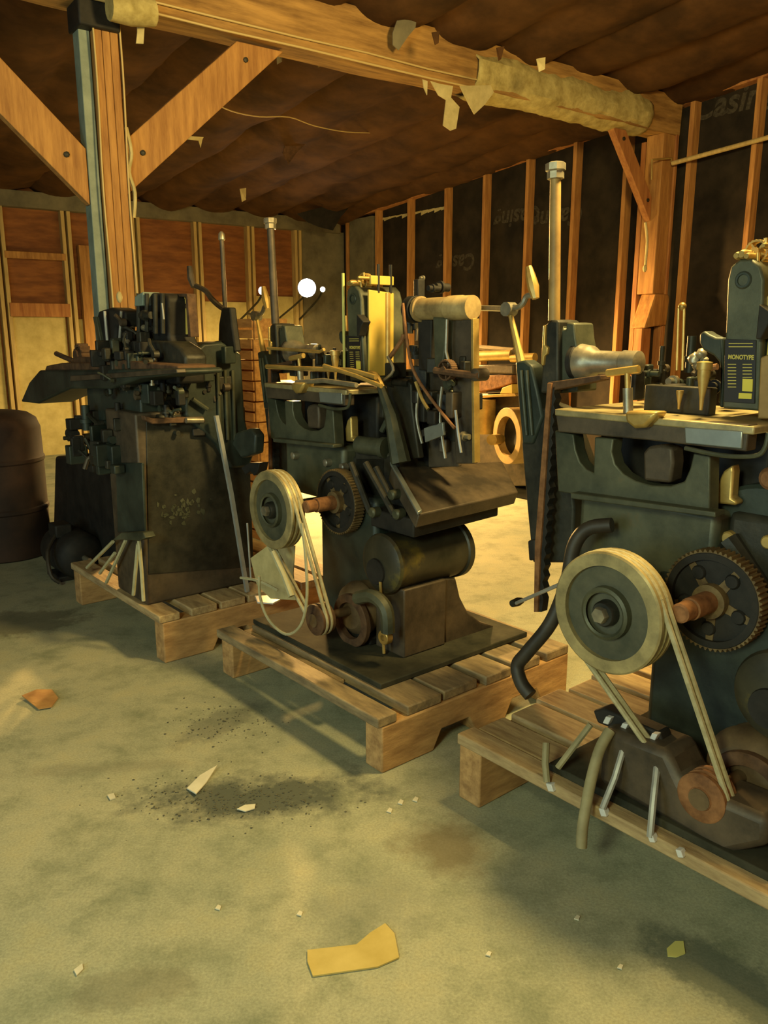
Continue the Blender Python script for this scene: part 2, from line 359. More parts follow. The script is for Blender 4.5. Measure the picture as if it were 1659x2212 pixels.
# right wall
wr = rs('wall_right', Kit(room=True).box(WV+0.09, WV+0.12, -3.0, BU+0.1, 0, 4.0), 'felt_board')
for u in [8.47, 7.83, 7.17, 6.56, 5.95, 5.36, 4.79, 4.17, 3.62, 3.02, 2.41, 1.80, 1.19, 0.58]:
    rs('stud', Kit(room=True).box(WV, WV+0.09, u-0.021, u+0.021, 0.04, ceil_z(u)-0.07), 'stud_wood', wr, 0.003)
rs('stud', Kit(room=True).box(WV, WV+0.09, 9.10, 9.142, 0.04, ceil_z(9.1)-0.07), 'stud_wood', wr, 0.003)
k = Kit(room=True); k.poly_prism([(WV-0.002, -3, ceil_z(-3)-0.09), (WV-0.002, BU, ceil_z(BU)-0.09), (WV-0.002, BU, ceil_z(BU)+.0), (WV-0.002, -3, ceil_z(-3)+.0)], (0.092, 0, 0))
rs('top_plate', k, 'timber_red', wr, 0.003)
rs('bottom_plate', Kit(room=True).box(WV, WV+0.09, -3, BU, 0, 0.04), 'stud_wood', wr, 0.003)
def printed(txt, px, py, size, flip=False):
    p = onV(px, py, WV+0.088); c = bpy.data.curves.new('board_print', 'FONT'); c.body = txt; c.size = size*RK; c.extrude = 0.0004; c.shear = 0.2
    c.align_x = 'CENTER'; c.offset = 0.006; o = bpy.data.objects.new('board_print', c); COL.objects.link(o); c.materials.append(M['felt_print'])
    o.parent = wr; o.location = rmap(p); o.rotation_euler = (math.pi/2, math.pi if flip else 0, -math.pi/2); TEXTS.append(o)
printed('Casing', 1580, 243, 0.26); printed('Casing', 1118, 452, 0.24, True); printed('Casing', 985, 552, 0.24, True)
printed('Casing', 1205, 452, 0.24, True)
# seam with torn tape between the sheathing boards
k = Kit(room=True); z = onV(930, 452, WV+.088).z
us = [8.9-0.12*i for i in range(15)]
for i in range(14):
    h = 0.02+0.03*rnd.random(); k.poly_prism([(WV+.086, us[i], z), (WV+.086, us[i+1], z+0.004), (WV+.086, us[i+1], z-h*.5), (WV+.086, us[i], z-h)], (0.003, 0, 0))
rs('seam_tape', k, 'torn_paper', wr)
# back wall: pale boards below, brown plywood above, pale studs in front
wb = rs('wall_back', Kit(room=True).box(-4, WV+0.1, BU+0.09, BU+0.12, 0, 4.0), 'ply_brown')
def bx(px, py): return onU(px, py, BU).x
studs_b = [bx(x, 600) for x in (8, 152, 300, 432, 545, 646)]
for v in studs_b + [studs_b[0]-0.85, studs_b[0]-1.7]:
    rs('stud', Kit(room=True).box(v-0.05, v-0.012, BU-0.0, BU+0.09, 0.0, ceil_z(BU)-0.15), 'stud_pale', wb, 0.003)
    rs('stud', Kit(room=True).box(v+0.012, v+0.05, BU-0.0, BU+0.09, 0.0, ceil_z(BU)-0.15), 'stud_pale', wb, 0.003)
rs('top_plate', Kit(room=True).box(-4, WV, BU-0.03, BU+0.09, ceil_z(BU)-0.22, ceil_z(BU)-0.06), 'sheet_grey', wb, 0.003)
def board(x0, x1, top, name='lower_board', m='pale_board', z0=0.0):
    a_, b_ = bx(x0, 650)+0.05, bx(x1, 650)-0.05; zt = onU((x0+x1)/2, top, BU+.06).z
    rs(name, Kit(room=True).box(a_, b_, BU+0.06, BU+0.088, z0, zt), m, wb, 0.002)
board(8, 152, 682); board(300, 432, 668); board(432, 545, 652); board(545, 646, 640); board(-150, 8, 700); board(152, 300, 690)
v0, v1 = studs_b[0]+.05, studs_b[1]-.05; zt = onU(80, 655, BU).z; zb = onU(80, 684, BU).z
rs('sill_board', Kit(room=True).box(v0-0.02, v1+.02, BU-0.01, BU+0.06, zb, zt), 'timber_red', wb, 0.003)
zt = onU(80, 545, BU).z; zb = onU(80, 560, BU).z
rs('cross_rail', Kit(room=True).box(v0-0.02, v1+.02, BU-0.005, BU+0.05, zb, zt), 'timber', wb, 0.003)
v2 = bx(178, 600); rs('trim_board', Kit(room=True).box(v2-.02, v2+.10, BU-0.02, BU+0.05, 0, onU(178, 530, BU).z), 'timber', wb, 0.003)
# grey sheet in the corner, behind the work light
k = Kit(room=True); k.box(bx(652, 600)+.03, bx(748, 600), BU+0.03, BU+0.06, 0, ceil_z(BU)-0.2); rs('corner_sheet', k, 'sheet_grey', wb, 0.002)
k = Kit(room=True); k.box(WV+0.0, WV+0.05, 8.55, 9.05, 0.05, ceil_z(9)-0.1); rs('corner_sheet', k, 'sheet_grey', wr, 0.002)
# the walls behind and to the left of the viewer, with the doorway the daylight comes through
k = Kit(room=True); k.box(-4.12, -4.0, -3.0, -2.2, 0, 4.0).box(-4.12, -4.0, 0.6, BU+.1, 0, 4.0).box(-4.12, -4.0, -2.2, 0.6, 2.3, 4.0); rs('wall_left', k, 'ply_brown')
rs('wall_front', Kit(room=True).box(-4.1, WV+0.1, -3.12, -3.0, 0, 4.0), 'ply_brown')

# ------------------------------------------------------------------ timber frame
P1 = (-1.37*V.x + 4.35*V.y, -1.37*U.x + 4.35*U.y); P2 = (2.28*V.x + 7.03*V.y, 2.28*U.x + 7.03*U.y); BL = 4.38
t = Thing('timber_post', 'three plank timber post with blue grey side board, behind the cabinet machine', 'post', (P1[0], BL, 0), room=True)
pv = P1[0]; top = 2.99
for i in range(3):
    x = pv - 0.045 + i*0.040
    t.box('plank', 'timber', x, x+0.038, BL-0.075, BL+0.04, 0, top-(0 if i != 1 else .02), 0.004)
t.box('side_board', 'blue_grey_paint', pv-0.105, pv-0.05, BL-0.03, BL+0.06, 0, top, 0.004)
t.box('cap_block', 'iron_black', pv-0.12, pv+0.08, BL-0.105, BL+0.08, top-0.12, top, 0.01)
for dx in (-0.050, 0.080):
    t.kit().tube([(pv+dx+0.004*math.sin(i*1.3), BL-0.082, top-0.05-i*0.22) for i in range(8)], 0.005, 6, 3).build('cable', 'wire', t.e)
t.kit().blob((pv-0.01, BL-0.08, 1.62), .016, .014, .03).build('insulator', 'torn_paper', t.e)
t.kit().tube([(pv+.090, BL-.06, 2.45), (pv+.105, BL-.07, 2.33), (pv+.09, BL-.06, 2.24), (pv+.11, BL-.07, 2.14), (pv+.10, BL-.06, 2.02)], 0.010, 6, 4).build('rope_end', 'torn_paper', t.e)
t = Thing('roof_beam', 'long rough beam under the paper ceiling, running from the left post to the corner post', 'beam', (P1[0], BL, 2.99), room=True)
x0, x1 = -3.6, WV
k = t.kit(); n = 60; sec = []
for i in range(n+1):
    x = x0 + (x1-x0)*i/n; j = lambda q: 0.012*mn.noise((x*1.8, q, 1))
    sec.append([(x, BL-0.11+j(1), 2.99+j(2)), (x, BL+0.11+j(3), 2.99+j(4)), (x, BL+0.11+j(5), 3.27), (x, BL-0.12+j(6), 3.27)])
vs = [[k.v(p) for p in q] for q in sec]
for i in range(n):
    for j in range(4): k.bm.faces.new((vs[i][j], vs[i][(j+1) % 4], vs[i+1][(j+1) % 4], vs[i+1][j]))
k.bm.faces.new(vs[0]); k.bm.faces.new(vs[-1]); k.build('timber', 'timber_beam', t.e)
xm = onU(1040, 190, BL-.12).x
for dz, dy in ((-0.006, -0.118), (0.045, -0.124)):
    t.kit().tube([(x0+.2+(xm-x0-.2)*i/16, BL+dy, 2.99+dz+0.008*mn.noise((i*.9, dz*40, 0))) for i in range(17)], 0.006, 6).build('cable', 'wire', t.e)
# insulation wrapped around the far half of the beam
k = t.kit(); n = 50; rings = []
for i in range(n+1):
    x = xm - .05 + (x1-.35-xm)*i/n; r = []
    for q in range(9):
        an = math.radians(-70 + 25*q); rr = 0.155 + 0.03*mn.noise((x*3, q*.8, 5)) + .015*mn.noise((x*11, q*2, 2))
        r.append(k.v((x, BL - math.cos(an)*rr*1.0, 3.10 - math.sin(an)*rr*0.95)))
    rings.append(r)
for i in range(n):
    for q in range(8): k.bm.faces.new((rings[i][q], rings[i][q+1], rings[i+1][q+1], rings[i+1][q]))
ins = k.build('insulation_wrap', 'insulation', t.e); sd = ins.modifiers.new('thick', 'SOLIDIFY'); sd.thickness = 0.012
def brace(name_label, pv, sgn, ln, zb, zt, m, wd=0.095):
    t = Thing('knee_brace', name_label, 'brace', (pv, BL, zb), room=True); w = wd
    dx = sgn*ln; dz = zt-zb; L_ = math.hypot(dx, dz); hv = w*L_/abs(dx); y = BL-0.03
    a_, b_ = Vector((pv, y, zb)), Vector((pv+dx, y, zt))
    xu, xl = pv + dx*(dz-hv)/dz, pv + dx*(dz+hv)/dz
    t.kit().poly_prism([(pv, y, zb-hv), (pv, y, zb+hv), (xu, y, zt), (xl, y, zt)], (0, 0.06, 0)).build('plank', m, t.e, 0.004)
    for q in (0.12, 0.88):
        c = a_ + (b_-a_)*q; t.kit().lathe(c, (0, -1, 0), [(0, .014), (.01, .014), (.014, .006)], 8).build('bolt', 'iron', t.e)
brace('orange plank brace rising right from the left post to the roof beam', P1[0]+0.083, 1, 0.80, 2.26, 2.975, 'timber')
brace('orange plank brace rising left from the left post, cut by the frame edge', P1[0]-0.110, -1, 0.80, 2.20, 2.975, 'timber')
brace('short plank brace between the corner post and the far end of the roof beam', P2[0]-0.095, -1, 0.46, 2.42, 2.97, 'timber_red', 0.06)
# corner post
pv = P2[0]
t = Thing('timber_post', 'split corner post with a wooden block bolted at mid height, against the black wall', 'post', (pv, BL, 0), room=True)
t.box('upper_post', 'timber', pv-0.09, pv+0.06, BL-0.10, BL+0.06, 1.75, 2.99, 0.006)
t.box('side_plank', 'timber_red', pv+0.065, pv+0.10, BL-0.11, BL+0.05, 0, 3.0, 0.004)
t.box('rear_plank', 'timber_red', pv-0.09, pv+0.06, BL+0.065, BL+0.11, 0, 2.95, 0.004)
k = t.kit(); zt, zb = onU(1420, 640, BL-.12).z, onU(1420, 704, BL-.12).z
k.poly_prism([(pv-0.19, BL-0.12, zb-.02), (pv-0.02, BL-0.12, zb), (pv+0.10, BL-0.12, zb), (pv+0.12, BL-.12, zt-.03), (pv+.10, BL-.12, zt+.02), (pv-0.07, BL-0.12, zt+.02)], (0, 0.15, 0)); k.build('block', 'timber', t.e, 0.012)
t.box('lower_plank', 'timber_red', pv-0.20, pv-0.08, BL-0.10, BL-.02, 0, zb-.02, 0.005)
t.box('lower_plank', 'timber_red', pv+0.055, pv+0.105, BL-0.10, BL-.02, 0, zb-.0, 0.005)
t.box('gap_shade', 'iron_black', pv-0.08, pv+0.055, BL-0.03, BL+.03, 0, zb, 0.002)  # black panel stands in for the dark gap between the lower planks
q0, q1, q2 = onU(1408, 388, BL-.13), onU(1408, 345, BL-.13), onU(1450, 342, BL-.13)
t.kit().tube([q0, q1, q2, onU(1450, 352, BL-.13)], 0.008, 6).build('bracket', 'brass', t.e)
t.kit().tube([onU(1394, 480, BL-.12), onU(1398, 520, BL-.12), onU(1394, 575, BL-.12)], 0.011, 8, 3).build('handle', 'torn_paper', t.e)
t.kit().blob(onU(1393, 580, BL-.12), .02, .015, .03).build('hook', 'torn_paper', t.e)
# pale pole leaning between the corner post and the right-hand studs
t = Thing('wooden_pole', 'pale round pole lying level from the corner post across the black wall', 'pole', (pv+.05, BL-.15, 2.45), room=True)
t.kit().tube([onU(1452, 353, BL-.14), onV(1659, 297, WV-.02), onV(1760, 270, WV-.02)], 0.018, 10).build('shaft', 'stud_pale', t.e)
# torn bits under the ceiling
def rag(lbl, px, py, u, pts, m='torn_paper', th=0.006, group=None):
    t = Thing('torn_paper', lbl, 'torn paper', tuple(onU(px, py, u)), room=True, group=group)
    c = onU(px, py, u)
    kk = t.kit(); o_ = [onU(x, y, u) for x, y in pts]
    for p in o_: p.y += random.uniform(-.015, .015)
    kk.poly_prism(o_, (0, th, 0)); kk.build('strip', m, t.e)
rag('long torn strip of pale paper hanging from the roof beam, the lower of the pair', 960, 190, BL-.13, [(928, 176), (950, 182), (978, 186), (977, 210), (990, 232), (985, 278), (974, 282), (960, 270), (966, 215), (950, 205)])
rag('pointed flap of pale paper hanging from the roof beam beside the long strip', 1020, 200, BL-.14, [(992, 186), (1060, 184), (1066, 200), (1050, 225), (1028, 246), (1010, 225)])
rag('thin sliver of paper hanging left of the long strip', 916, 180, BL-.13, [(911, 172), (922, 176), (921, 206), (916, 190)])
rag('curled dark paper bit on the upper ceiling above the beam', 865, 60, BL-.22, [(866, 22), (880, 18), (900, 22), (897, 60), (880, 80), (862, 108), (852, 95), (850, 70)], 'sheet_grey')
rag('pale drip of paper under the short beam stub by the post', 300, 70, BL-.16, [(296, 42), (314, 40), (312, 70), (308, 96), (296, 92), (298, 68)])
rag('small yellow tatter hanging at the top plate of the black wall', 985, 385, 7.9, [(968, 392), (1000, 378), (998, 404), (990, 396), (984, 405), (976, 398)])
rag('white flap of paper at the lower end of the right-rising brace', 415, 300, 5.0, [(386, 293), (438, 297), (436, 302), (432, 320), (428, 304), (392, 300)])
rag('dark ragged sheet sagging from the ceiling in the far corner', 690, 470, 8.6, [(640, 462), (700, 446), (760, 440), (735, 470), (718, 498), (690, 490), (665, 480)], 'iron_black')
rag('red brown torn patch hanging mid ceiling', 625, 315, 6.6, [(618, 302), (650, 298), (660, 312), (640, 330), (622, 355), (612, 330)], 'rust_dark')
for px, py, u in ((570, 118, 4.9), (603, 122, 4.9), (690, 130, 4.8), (525, 420, 7.6), (708, 326, 6.8), (1080, 115, 3.6), (1170, 138, 3.6), (945, 80, 3.8)):
    rag('tiny scrap of paper clinging to the ceiling', px, py, u, [(px-8, py-12), (px+7, py-14), (px+5, py+12), (px-2, py+16)], 'torn_paper' if py > 118 else 'kraft', group='paper scraps on the ceiling')
# round pale stub of a second beam beside the post top, and a bare wire across the ceiling
t = Thing('beam_stub', 'yellow beam stub wrapped in insulation beside the top of the left post', 'beam', tuple(onU(285, 25, BL-.2)), room=True)
t.kit().tube([onU(236, 14, BL-.22), onU(282, 22, BL-.22), onU(332, 28, BL-.22)], [.06, .068, .06], 12).build('wrap', 'insulation', t.e)
t = Thing('wire', 'thin bare wire drooping under the ceiling behind the brace', 'wire', tuple(onU(450, 220, 4.9)), room=True)
t.kit().tube([onU(448, 215, 4.9), onU(500, 240, 5.1), (onU(560, 252, 5.3)), onU(625, 253, 5.5), onU(680, 272, 5.7), onU(750, 285, 5.9), onU(820, 287, 6.1)], 0.004, 6, 4).build('strand', 'wire', t.e)
# work lights in the far corner
def lampthing(lbl, px, py, u, r, grp=None):
    c = onU(px, py, u); t = Thing('work_light', lbl, 'lamp', (c.x, c.y, c.z), room=True, group=grp)
    back = Vector((c.x*1.0, c.y, c.z)); d = (Vector((0, 0, EYE)) - c).normalized()
    t.kit().lathe(c - d*0.10, d, [(0, r*.35), (.03, r*.6), (.095, r*1.08), (.10, r*1.08)], 20).build('housing', 'iron_black', t.e)
    t.kit().lathe(c + d*0.001, d, [(0, r), (.006, r*.95), (.012, r*.6)], 20).build('lens', 'glow_white', t.e)
    t.kit().tube([c - d*.08, c - d*.08 + Vector((0, .12, -.12)), Vector((c.x, BU-.02, c.z-.35))], .012, 8, 3).build('bracket', 'iron', t.e)
lampthing('large glaring white work light in the far corner', 663, 622, 8.55, .105)
lampthing('small glowing bulb left of the large work light', 567, 628, 8.6, .045)
lampthing('tiny glowing bulb just right of the large work light', 697, 625, 8.7, .03)

# ================================================================== skids (row coordinates: a along the row, b away from the viewer)
def skid(label, a0, a1, b0, b1, h, boards, seed, wood='skid_wood'):
    rnd = random.Random(seed); t = Thing('wooden_skid', label, 'skid', ((a0+a1)/2, (b0+b1)/2, 0)); hd = h-0.036; L = b1-b0-.02
    for a in (a0, a1-0.09):
        k = t.kit(); y = b0+0.012
        k.poly_prism([(a, y, 0.0), (a, y+L*.24, 0.0), (a, y+L*.28, hd*.42), (a, y+L*.42, hd*.42), (a, y+L*.46, 0), (a, y+L*.62, 0), (a, y+L*.66, hd*.42), (a, y+L*.80, hd*.42), (a, y+L*.84, 0), (a, y+L, 0), (a, y+L, hd), (a, y, hd)], (0.09, 0, 0))
        k.build('runner', 'skid_side', t.e, 0.006)
    for b_, wd, e0, e1, th in boards:
        q = t.kit(); j = rnd.uniform(-.004, .004)
        q.poly_prism([(a0+e0, b_, hd), (a1+e1, b_+j, hd), (a1+e1, b_+wd+j, hd), (a0+e0, b_+wd, hd)], (0, 0, th))
        q.build('deck_board', wood, t.e, 0.005)
    return t
skid('orange sided wooden skid carrying the cabinet machine, farthest from the viewer', -2.44, -1.33, -0.21, 0.82, 0.225,
     [(-0.21+0.15*i, 0.13 if i else .10, 0, 0, .036) for i in range(7)], 1)
skid('wooden skid in the middle of the row, under the belt driven machine with the tank', -1.08, 0.0, -0.06, 0.95, 0.205,
     [(-0.07, 0.085, 0, 0.0, .036), (0.03, .03, .05, -.35, .02), (0.075, .16, .05, -.005, .036), (0.25, .17, .1, -.01, .036), (0.45, .14, 0, 0, .036), (.62, .14, 0, 0, .036), (.80, .14, 0, 0, .036)], 2, 'skid_dirty')
skid('wooden skid nearest the viewer, cut by the right frame edge, with hoses draped over it', 0.26, 1.85, 0.04, 1.1, 0.225,
     [(0.04, 0.075, 0, 0, .036), (0.125, .12, .01, -.3, .03), (0.27, .13, .02, 0, .036), (0.42, .13, 0, 0, .036), (0.57, .13, .02, 0, .036), (.73, .13, 0, 0, .036), (.9, .13, 0, 0, .036)], 3)

# ================================================================== belt driven casting machines
class Machine(Thing):
    shift = Vector((0, 0, 0))
    def q(s, f, *a): return f(*a) + s.shift
    def PB(s, name, m, b, d, px, bevel=0.004, parent=None):
        return s.kit().poly_prism([onB(x, y, b)+s.shift for x, y in px], (0, d, 0)).build(name, m, parent or s.e, bevel)
    def PA(s, name, m, a, d, px, bevel=0.004, parent=None):
        return s.kit().poly_prism([onA(x, y, a)+s.shift for x, y in px], (-d, 0, 0)).build(name, m, parent or s.e, bevel)
    def T(s, name, m, r, pts, sm=0, seg=8, parent=None):
        return s.kit().tube([onB(*p)+s.shift for p in pts], r, seg, sm).build(name, m, parent or s.e)
    def cb(s, name, m, px, py, b, prof, seg=32, parent=None):
        return s.kit().lathe(onB(px, py, b)+s.shift, (0, 1, 0), prof, seg).build(name, m, parent or s.e)
def ring(h0, h1, r0, r1, ch=0.003): return [(h0, r0), (h0, r1-ch), (h0+ch, r1), (h1-ch, r1), (h1, r1-ch), (h1, r0), (h0, r0)]
def belt_path(c1, r1, c2, r2, b, n=20):
    d = (Vector(c2)-Vector(c1)); L = d.length; th = math.atan2(d.y, d.x); al = math.acos((r1-r2)/L); pts = []
    for i in range(n+1):
        an = th + al + (2*math.pi-2*al)*i/n; pts.append((c1[0]+r1*math.cos(an), b, c1[1]+r1*math.sin(an)))
    for i in range(n+1):
        an = th - al + 2*al*i/n; pts.append((c2[0]+r2*math.cos(an), b, c2[1]+r2*math.sin(an)))
    return pts + [pts[0]]

def caster(label, oa, top_z, belt_m='belt', pulley_small='rust', pole_m='ochre', dt=.50):
    """frame, drive and head common to both belt driven machines; oa = position of the pulley axis along the row"""
    t = Machine('casting_machine', label, 'machine', (oa+.2, 0.5, top_z)); e = t.e
    # ---- base and frame
    t.box('base_plate', 'greasy_board', oa-.15, oa+.72, .085, .88, top_z, top_z+.022, .004)
    t.box('lower_frame', 'iron_teal', oa-.02, oa+.36, .36, .82, top_z+.022, .80, .02)
    t.box('upper_frame', 'iron_green', oa-.30, oa+.14, .37, .80, .74, .985, .02)
    t.box('upper_frame', 'iron', oa+.14, oa+.36, .42, .80, .74, .985, .02)
    # ---- drive pulley: grooved rim, web, hub
    c = Vector((oa, .095, .735))
    rim = t.kit().lathe(c, (0, 1, 0), [(0, .126), (0, .158), (.004, .163), (.014, .163), (.021, .150), (.028, .163), (.036, .163), (.043, .150), (.050, .163), (.062, .163), (.066, .158), (.066, .126), (0, .126)], 56, False).build('drive_pulley', 'pale_rim', e)
    t.kit().lathe(c+Vector((0, .014, 0)), (0, 1, 0), [(0, .05), (0, .127), (.02, .127), (.02, .05)], 48, True).build('web', 'wheel_face', rim)
    t.kit().lathe(c+Vector((0, -.004, 0)), (0, 1, 0), [(0, .056), (-.004, .062), (0, .070), (.02, .072), (.02, .05)], 40, False).build('hub_ring', 'iron_green', rim)
    t.kit().lathe(c+Vector((0, -.012, 0)), (0, 1, 0), [(0, .030), (.006, .034), (.028, .036), (.03, .05)], 24).build('hub', 'iron', rim)
    t.kit().lathe(c+Vector((0, -.030, 0)), (0, 1, 0), [(0, .012), (0, .020), (.004, .022), (.020, .022)], 6).build('nut', 'bare_steel', rim)
    t.kit().cyl(c, c+Vector((0, .36, 0)), .026).build('pulley_shaft', 'iron', e)
    # ---- big gear on its stub shaft
    g = Vector((oa+.175, .30, .770))
    t.kit().gear(g, (0, 1, 0), .135, .045, 60, .045).build('gear_wheel', 'gear_tan', e, 0, True)
    t.kit().lathe(g+Vector((0, -.002, 0)), (0, 1, 0), ring(0, .03, .108, .128), 48, False).build('rim_face', 'iron_black', e)
    wk = t.kit().lathe(g+Vector((0, .012, 0)), (0, 1, 0), [(0, .04), (0, .112), (.02, .112), (.02, .04)], 40)
    for i in range(5): wk.lathe(g+Vector((.078*math.cos(i*1.2566+.9), .004, .078*math.sin(i*1.2566+.9))), (0, 1, 0), [(0, .016), (.006, .020), (.02, .020)], 16)
    wk.build('gear_web', 'iron_black', e)
    t.kit().lathe(g+Vector((0, -.15, 0)), (0, 1, 0), [(0, .020), (.004, .025), (.045, .025), (.046, .022), (.050, .022), (.051, .029), (.17, .029)], 24).build('stub_shaft', 'rust', e)
    # ---- electric motor with small pulley and belts
    p2 = Vector((oa+.30, .09, .345))
    sp = t.kit().lathe(p2, (0, 1, 0), [(0, .028), (.004, .030), (.004, .056), (.008, .062), (.018, .062), (.025, .050), (.032, .062), (.040, .062), (.047, .050), (.054, .062), (.066, .062), (.068, .05)], 36).build('motor_pulley', pulley_small, e)
    t.kit().lathe(p2+Vector((0, -.002, 0)), (0, 1, 0), [(0, .010), (0, .027), (.012, .029)], 24).build('hub', 'motor_tan', sp)
    for b in (.116, .138):
        t.kit().tube(belt_path((oa, .735), .158, (oa+.30, .345), .058, b), .0075, 8).build('belt', belt_m, e)
    m = t.kit().lathe(p2+Vector((0.02, .16, .01)), (0, 1, 0), [(-.09, .018), (0, .018), (0, .075), (.02, .10), (.05, .112), (.06, .112), (.065, .105), (.27, .105), (.275, .112), (.30, .112), (.33, .08)], 36).build('motor', 'motor_tan', e)
    t.box('motor_foot', 'iron_black', oa+.22, oa+.42, .28, .48, top_z+.022, .262, .008, m)
    t.kit().lathe(p2+Vector((.05, .14, -.02)), (0, 1, 0), ring(0, .025, .075, .108), 36, False).build('end_ring', 'rust_dark', m)
    # ---- tank on its stand, to the right of the frame
    c = Vector((oa+dt, .27, .585))
    tank = t.kit().lathe(c, (0, 1, 0), [(-.012, .02), (-.012, .085), (0, .112), (.012, .118), (.03, .112), (.36, .112), (.365, .120), (.39, .120), (.42, .09), (.44, .05)], 40).build('tank', 'tank_iron', e)
    t.kit().lathe(c+Vector((-.015, -.02, -.03)), (0, 1, 0), [(0, .03), (0, .05), (.02, .055)], 24).build('cover', 'iron_black', tank)
    t.box('tank_stand', 'iron_brown', oa+.43, oa+.60, .30, .52, top_z+.022, .50, .006)
    t.kit().tube([c+Vector((.02, -.02, -.06)), c+Vector((.03, -.02, -.2)), c+Vector((.035, -.015, -.345))], .006, 8).build('drain_pipe', 'brass', e)
    # ---- bed casting with three arched openings
    t.shift = Vector((oa-.73, 0, 0))
    t.PB('bed_casting', 'iron_green', .33, .05, [(1198, 930), (1238, 938), (1243, 972), (1252, 998), (1266, 1014), (1282, 1022), (1284, 944), (1325, 948), (1321, 976), (1328, 1003), (1346, 1024), (1372, 1039), (1408, 1049), (1448, 1050), (1478, 1040), (1490, 1012), (1498, 978), (1534, 985), (1532, 1115), (1400, 1093), (1240, 1068), (1205, 1062)], .004)
    t.box('bed_body', 'iron_black', oa-.33, oa+.20, .50, .78, .98, 1.19, .01)
    t.PB('bed_lip', 'iron_green', .295, .05, [(1232, 1064), (1545, 1106), (1545, 1118), (1232, 1077)], .003)
    t.PB('apron', 'iron_brown', .315, .05, [(1200, 895), (1275, 890), (1350, 906), (1420, 905), (1618, 918), (1612, 976), (1400, 951), (1205, 933)], .004)
    t.PB('steel_sheen', 'steel_sheen', .308, .02, [(1478, 922), (1604, 931), (1602, 970), (1480, 958)], .003)  # paler panel paints a cool reflection on the apron
    t.T('tray_rim', 'iron_green', .006, [(1480, 968, .30), (1560, 984, .30), (1630, 985, .30), (1652, 968, .30), (1660, 935, .30)], 4)
    t.box('table', 'pale_rim', oa-.36, oa+.24, .31, .78, 1.205, 1.225, .004)
    t.PB('bronze_bearing', 'iron_brown', .335, .06, [(1390, 1038), (1388, 978), (1400, 964), (1430, 961), (1452, 968), (1454, 1000), (1448, 1044)], .008)
    t.PB('corner_bracket', 'brass', .28, .06, [(1348, 888), (1420, 890), (1408, 908), (1392, 924), (1368, 926), (1350, 912)], .01)
    # ---- paper tower
    t.PB('paper_tower', 'iron_green', .45, .22, [(1560, 882), (1571, 605), (1578, 575), (1598, 560), (1622, 559), (1642, 575), (1650, 605), (1640, 888)], .006)
    tw = t.kit(); q = onB(1604, 605, .445)+t.shift; tw.lathe(q, (0, 1, 0), ring(0, .012, .014, .022), 24, False).build('boss', 'iron_teal', e)
    x = (onB(1646, 750, .45)+t.shift).x
    t.kit().poly_prism([(x+.003, .47, 1.27), (x+.003, .60, 1.27), (x+.003, .60, 1.60), (x+.003, .47, 1.61)], (.012, 0, 0)).build('side_panel', 'cream_paint', e, .003)
    t.kit().poly_prism([(x+.003, .48, 1.63), (x+.003, .60, 1.63), (x+.003, .60, 1.665), (x+.003, .48, 1.665)], (.012, 0, 0)).build('side_panel', 'cream_paint', e, .003)
    for dy in (.52, .585): t.kit().cyl((x+.012, dy, 1.60), (x+.012, dy, 1.71), .006).build('stay_rod', 'iron_black', e)
    t.kit().cyl((x+.018, .565, 1.27), (x+.018, .565, 1.60), .010).build('guide_rod', 'brass', e)
    t.PB('hook_arm', 'iron_teal', .46, .05, [(1510, 722), (1520, 714), (1531, 722), (1546, 729), (1562, 729), (1562, 880), (1552, 880), (1556, 800), (1552, 782), (1540, 768), (1518, 756), (1510, 741)], .006)
    t.kit().poly_prism([(x-.004, .42, 1.515), (x+.040, .42, 1.485), (x+.025, .42, 1.468), (x+.008, .42, 1.43), (x-.004, .42, 1.43)], (0, .04, 0)).build('catch', 'iron_black', e, .003)
    lp = t.PB('name_plate', 'label_black', .446, .006, [(1566, 732), (1633, 735), (1630, 872), (1563, 868)], .001)
    def txt(s_, px, py, size, m='label_ink'):
        c_ = bpy.data.curves.new('lettering', 'FONT'); c_.body = s_; c_.size = size; c_.align_x = 'CENTER'; c_.extrude = .0006; c_.offset = .0005
        o_ = bpy.data.objects.new('lettering', c_); COL.objects.link(o_); c_.materials.append(M[m]); o_.parent = lp
        o_.location = onB(px, py, .4450)+t.shift-t.org; o_.rotation_euler = (math.pi/2, 0, 0); o_.scale = (1, 1.25, 1); TEXTS.append(o_); return o_
    txt('MONOTYPE', 1600, 776, .0125)
    def lines(ys, xa, xb):
        for y in ys: t.kit().poly_prism([onB(xa, y, .4445)+t.shift, onB(xb, y, .4445)+t.shift, onB(xb, y+2, .4445)+t.shift, onB(xa, y+2, .4445)+t.shift], (0, .002, 0)).build('rule_line', 'label_ink', lp)
    lines((741, 748), 1574, 1626); lines(range(786, 842, 7), 1572, 1590); lines(range(786, 816, 7), 1604, 1624)
    t.PB('label_patch', 'yellow_paper', .4435, .003, [(1604, 818), (1626, 819), (1625, 846), (1603, 845)], 0, lp)
    t.PB('label_patch', 'yellow_paper', .4435, .003, [(1596, 849), (1624, 850), (1623, 862), (1595, 861)], 0, lp)
    # ---- brass work on top of the tower
    q = onB(1632, 545, .50)+t.shift
    t.kit().gear(q, (0, 1, 0), .032, .03, 22, .012).build('brass_gear', 'brass', e)
    for px, py, r, l in ((1590, 552, .010, .10), (1601, 549, .012, .09), (1612, 553, .009, .12), (1648, 530, .007, .14)):
        t.cb('spindle', 'brass', px, py, .44, [(0, r*.7), (.01, r), (l, r)], 14)
    for px, py in ((1637, 560), (1655, 528), (1622, 556)): t.kit().cyl(onB(px, py+10, .48)+t.shift, onB(px, py-14, .48)+t.shift, .005).build('pin', 'brass', e)
    # ---- lubricators and handle on the table
    q = onB(1514, 886, .40)+t.shift
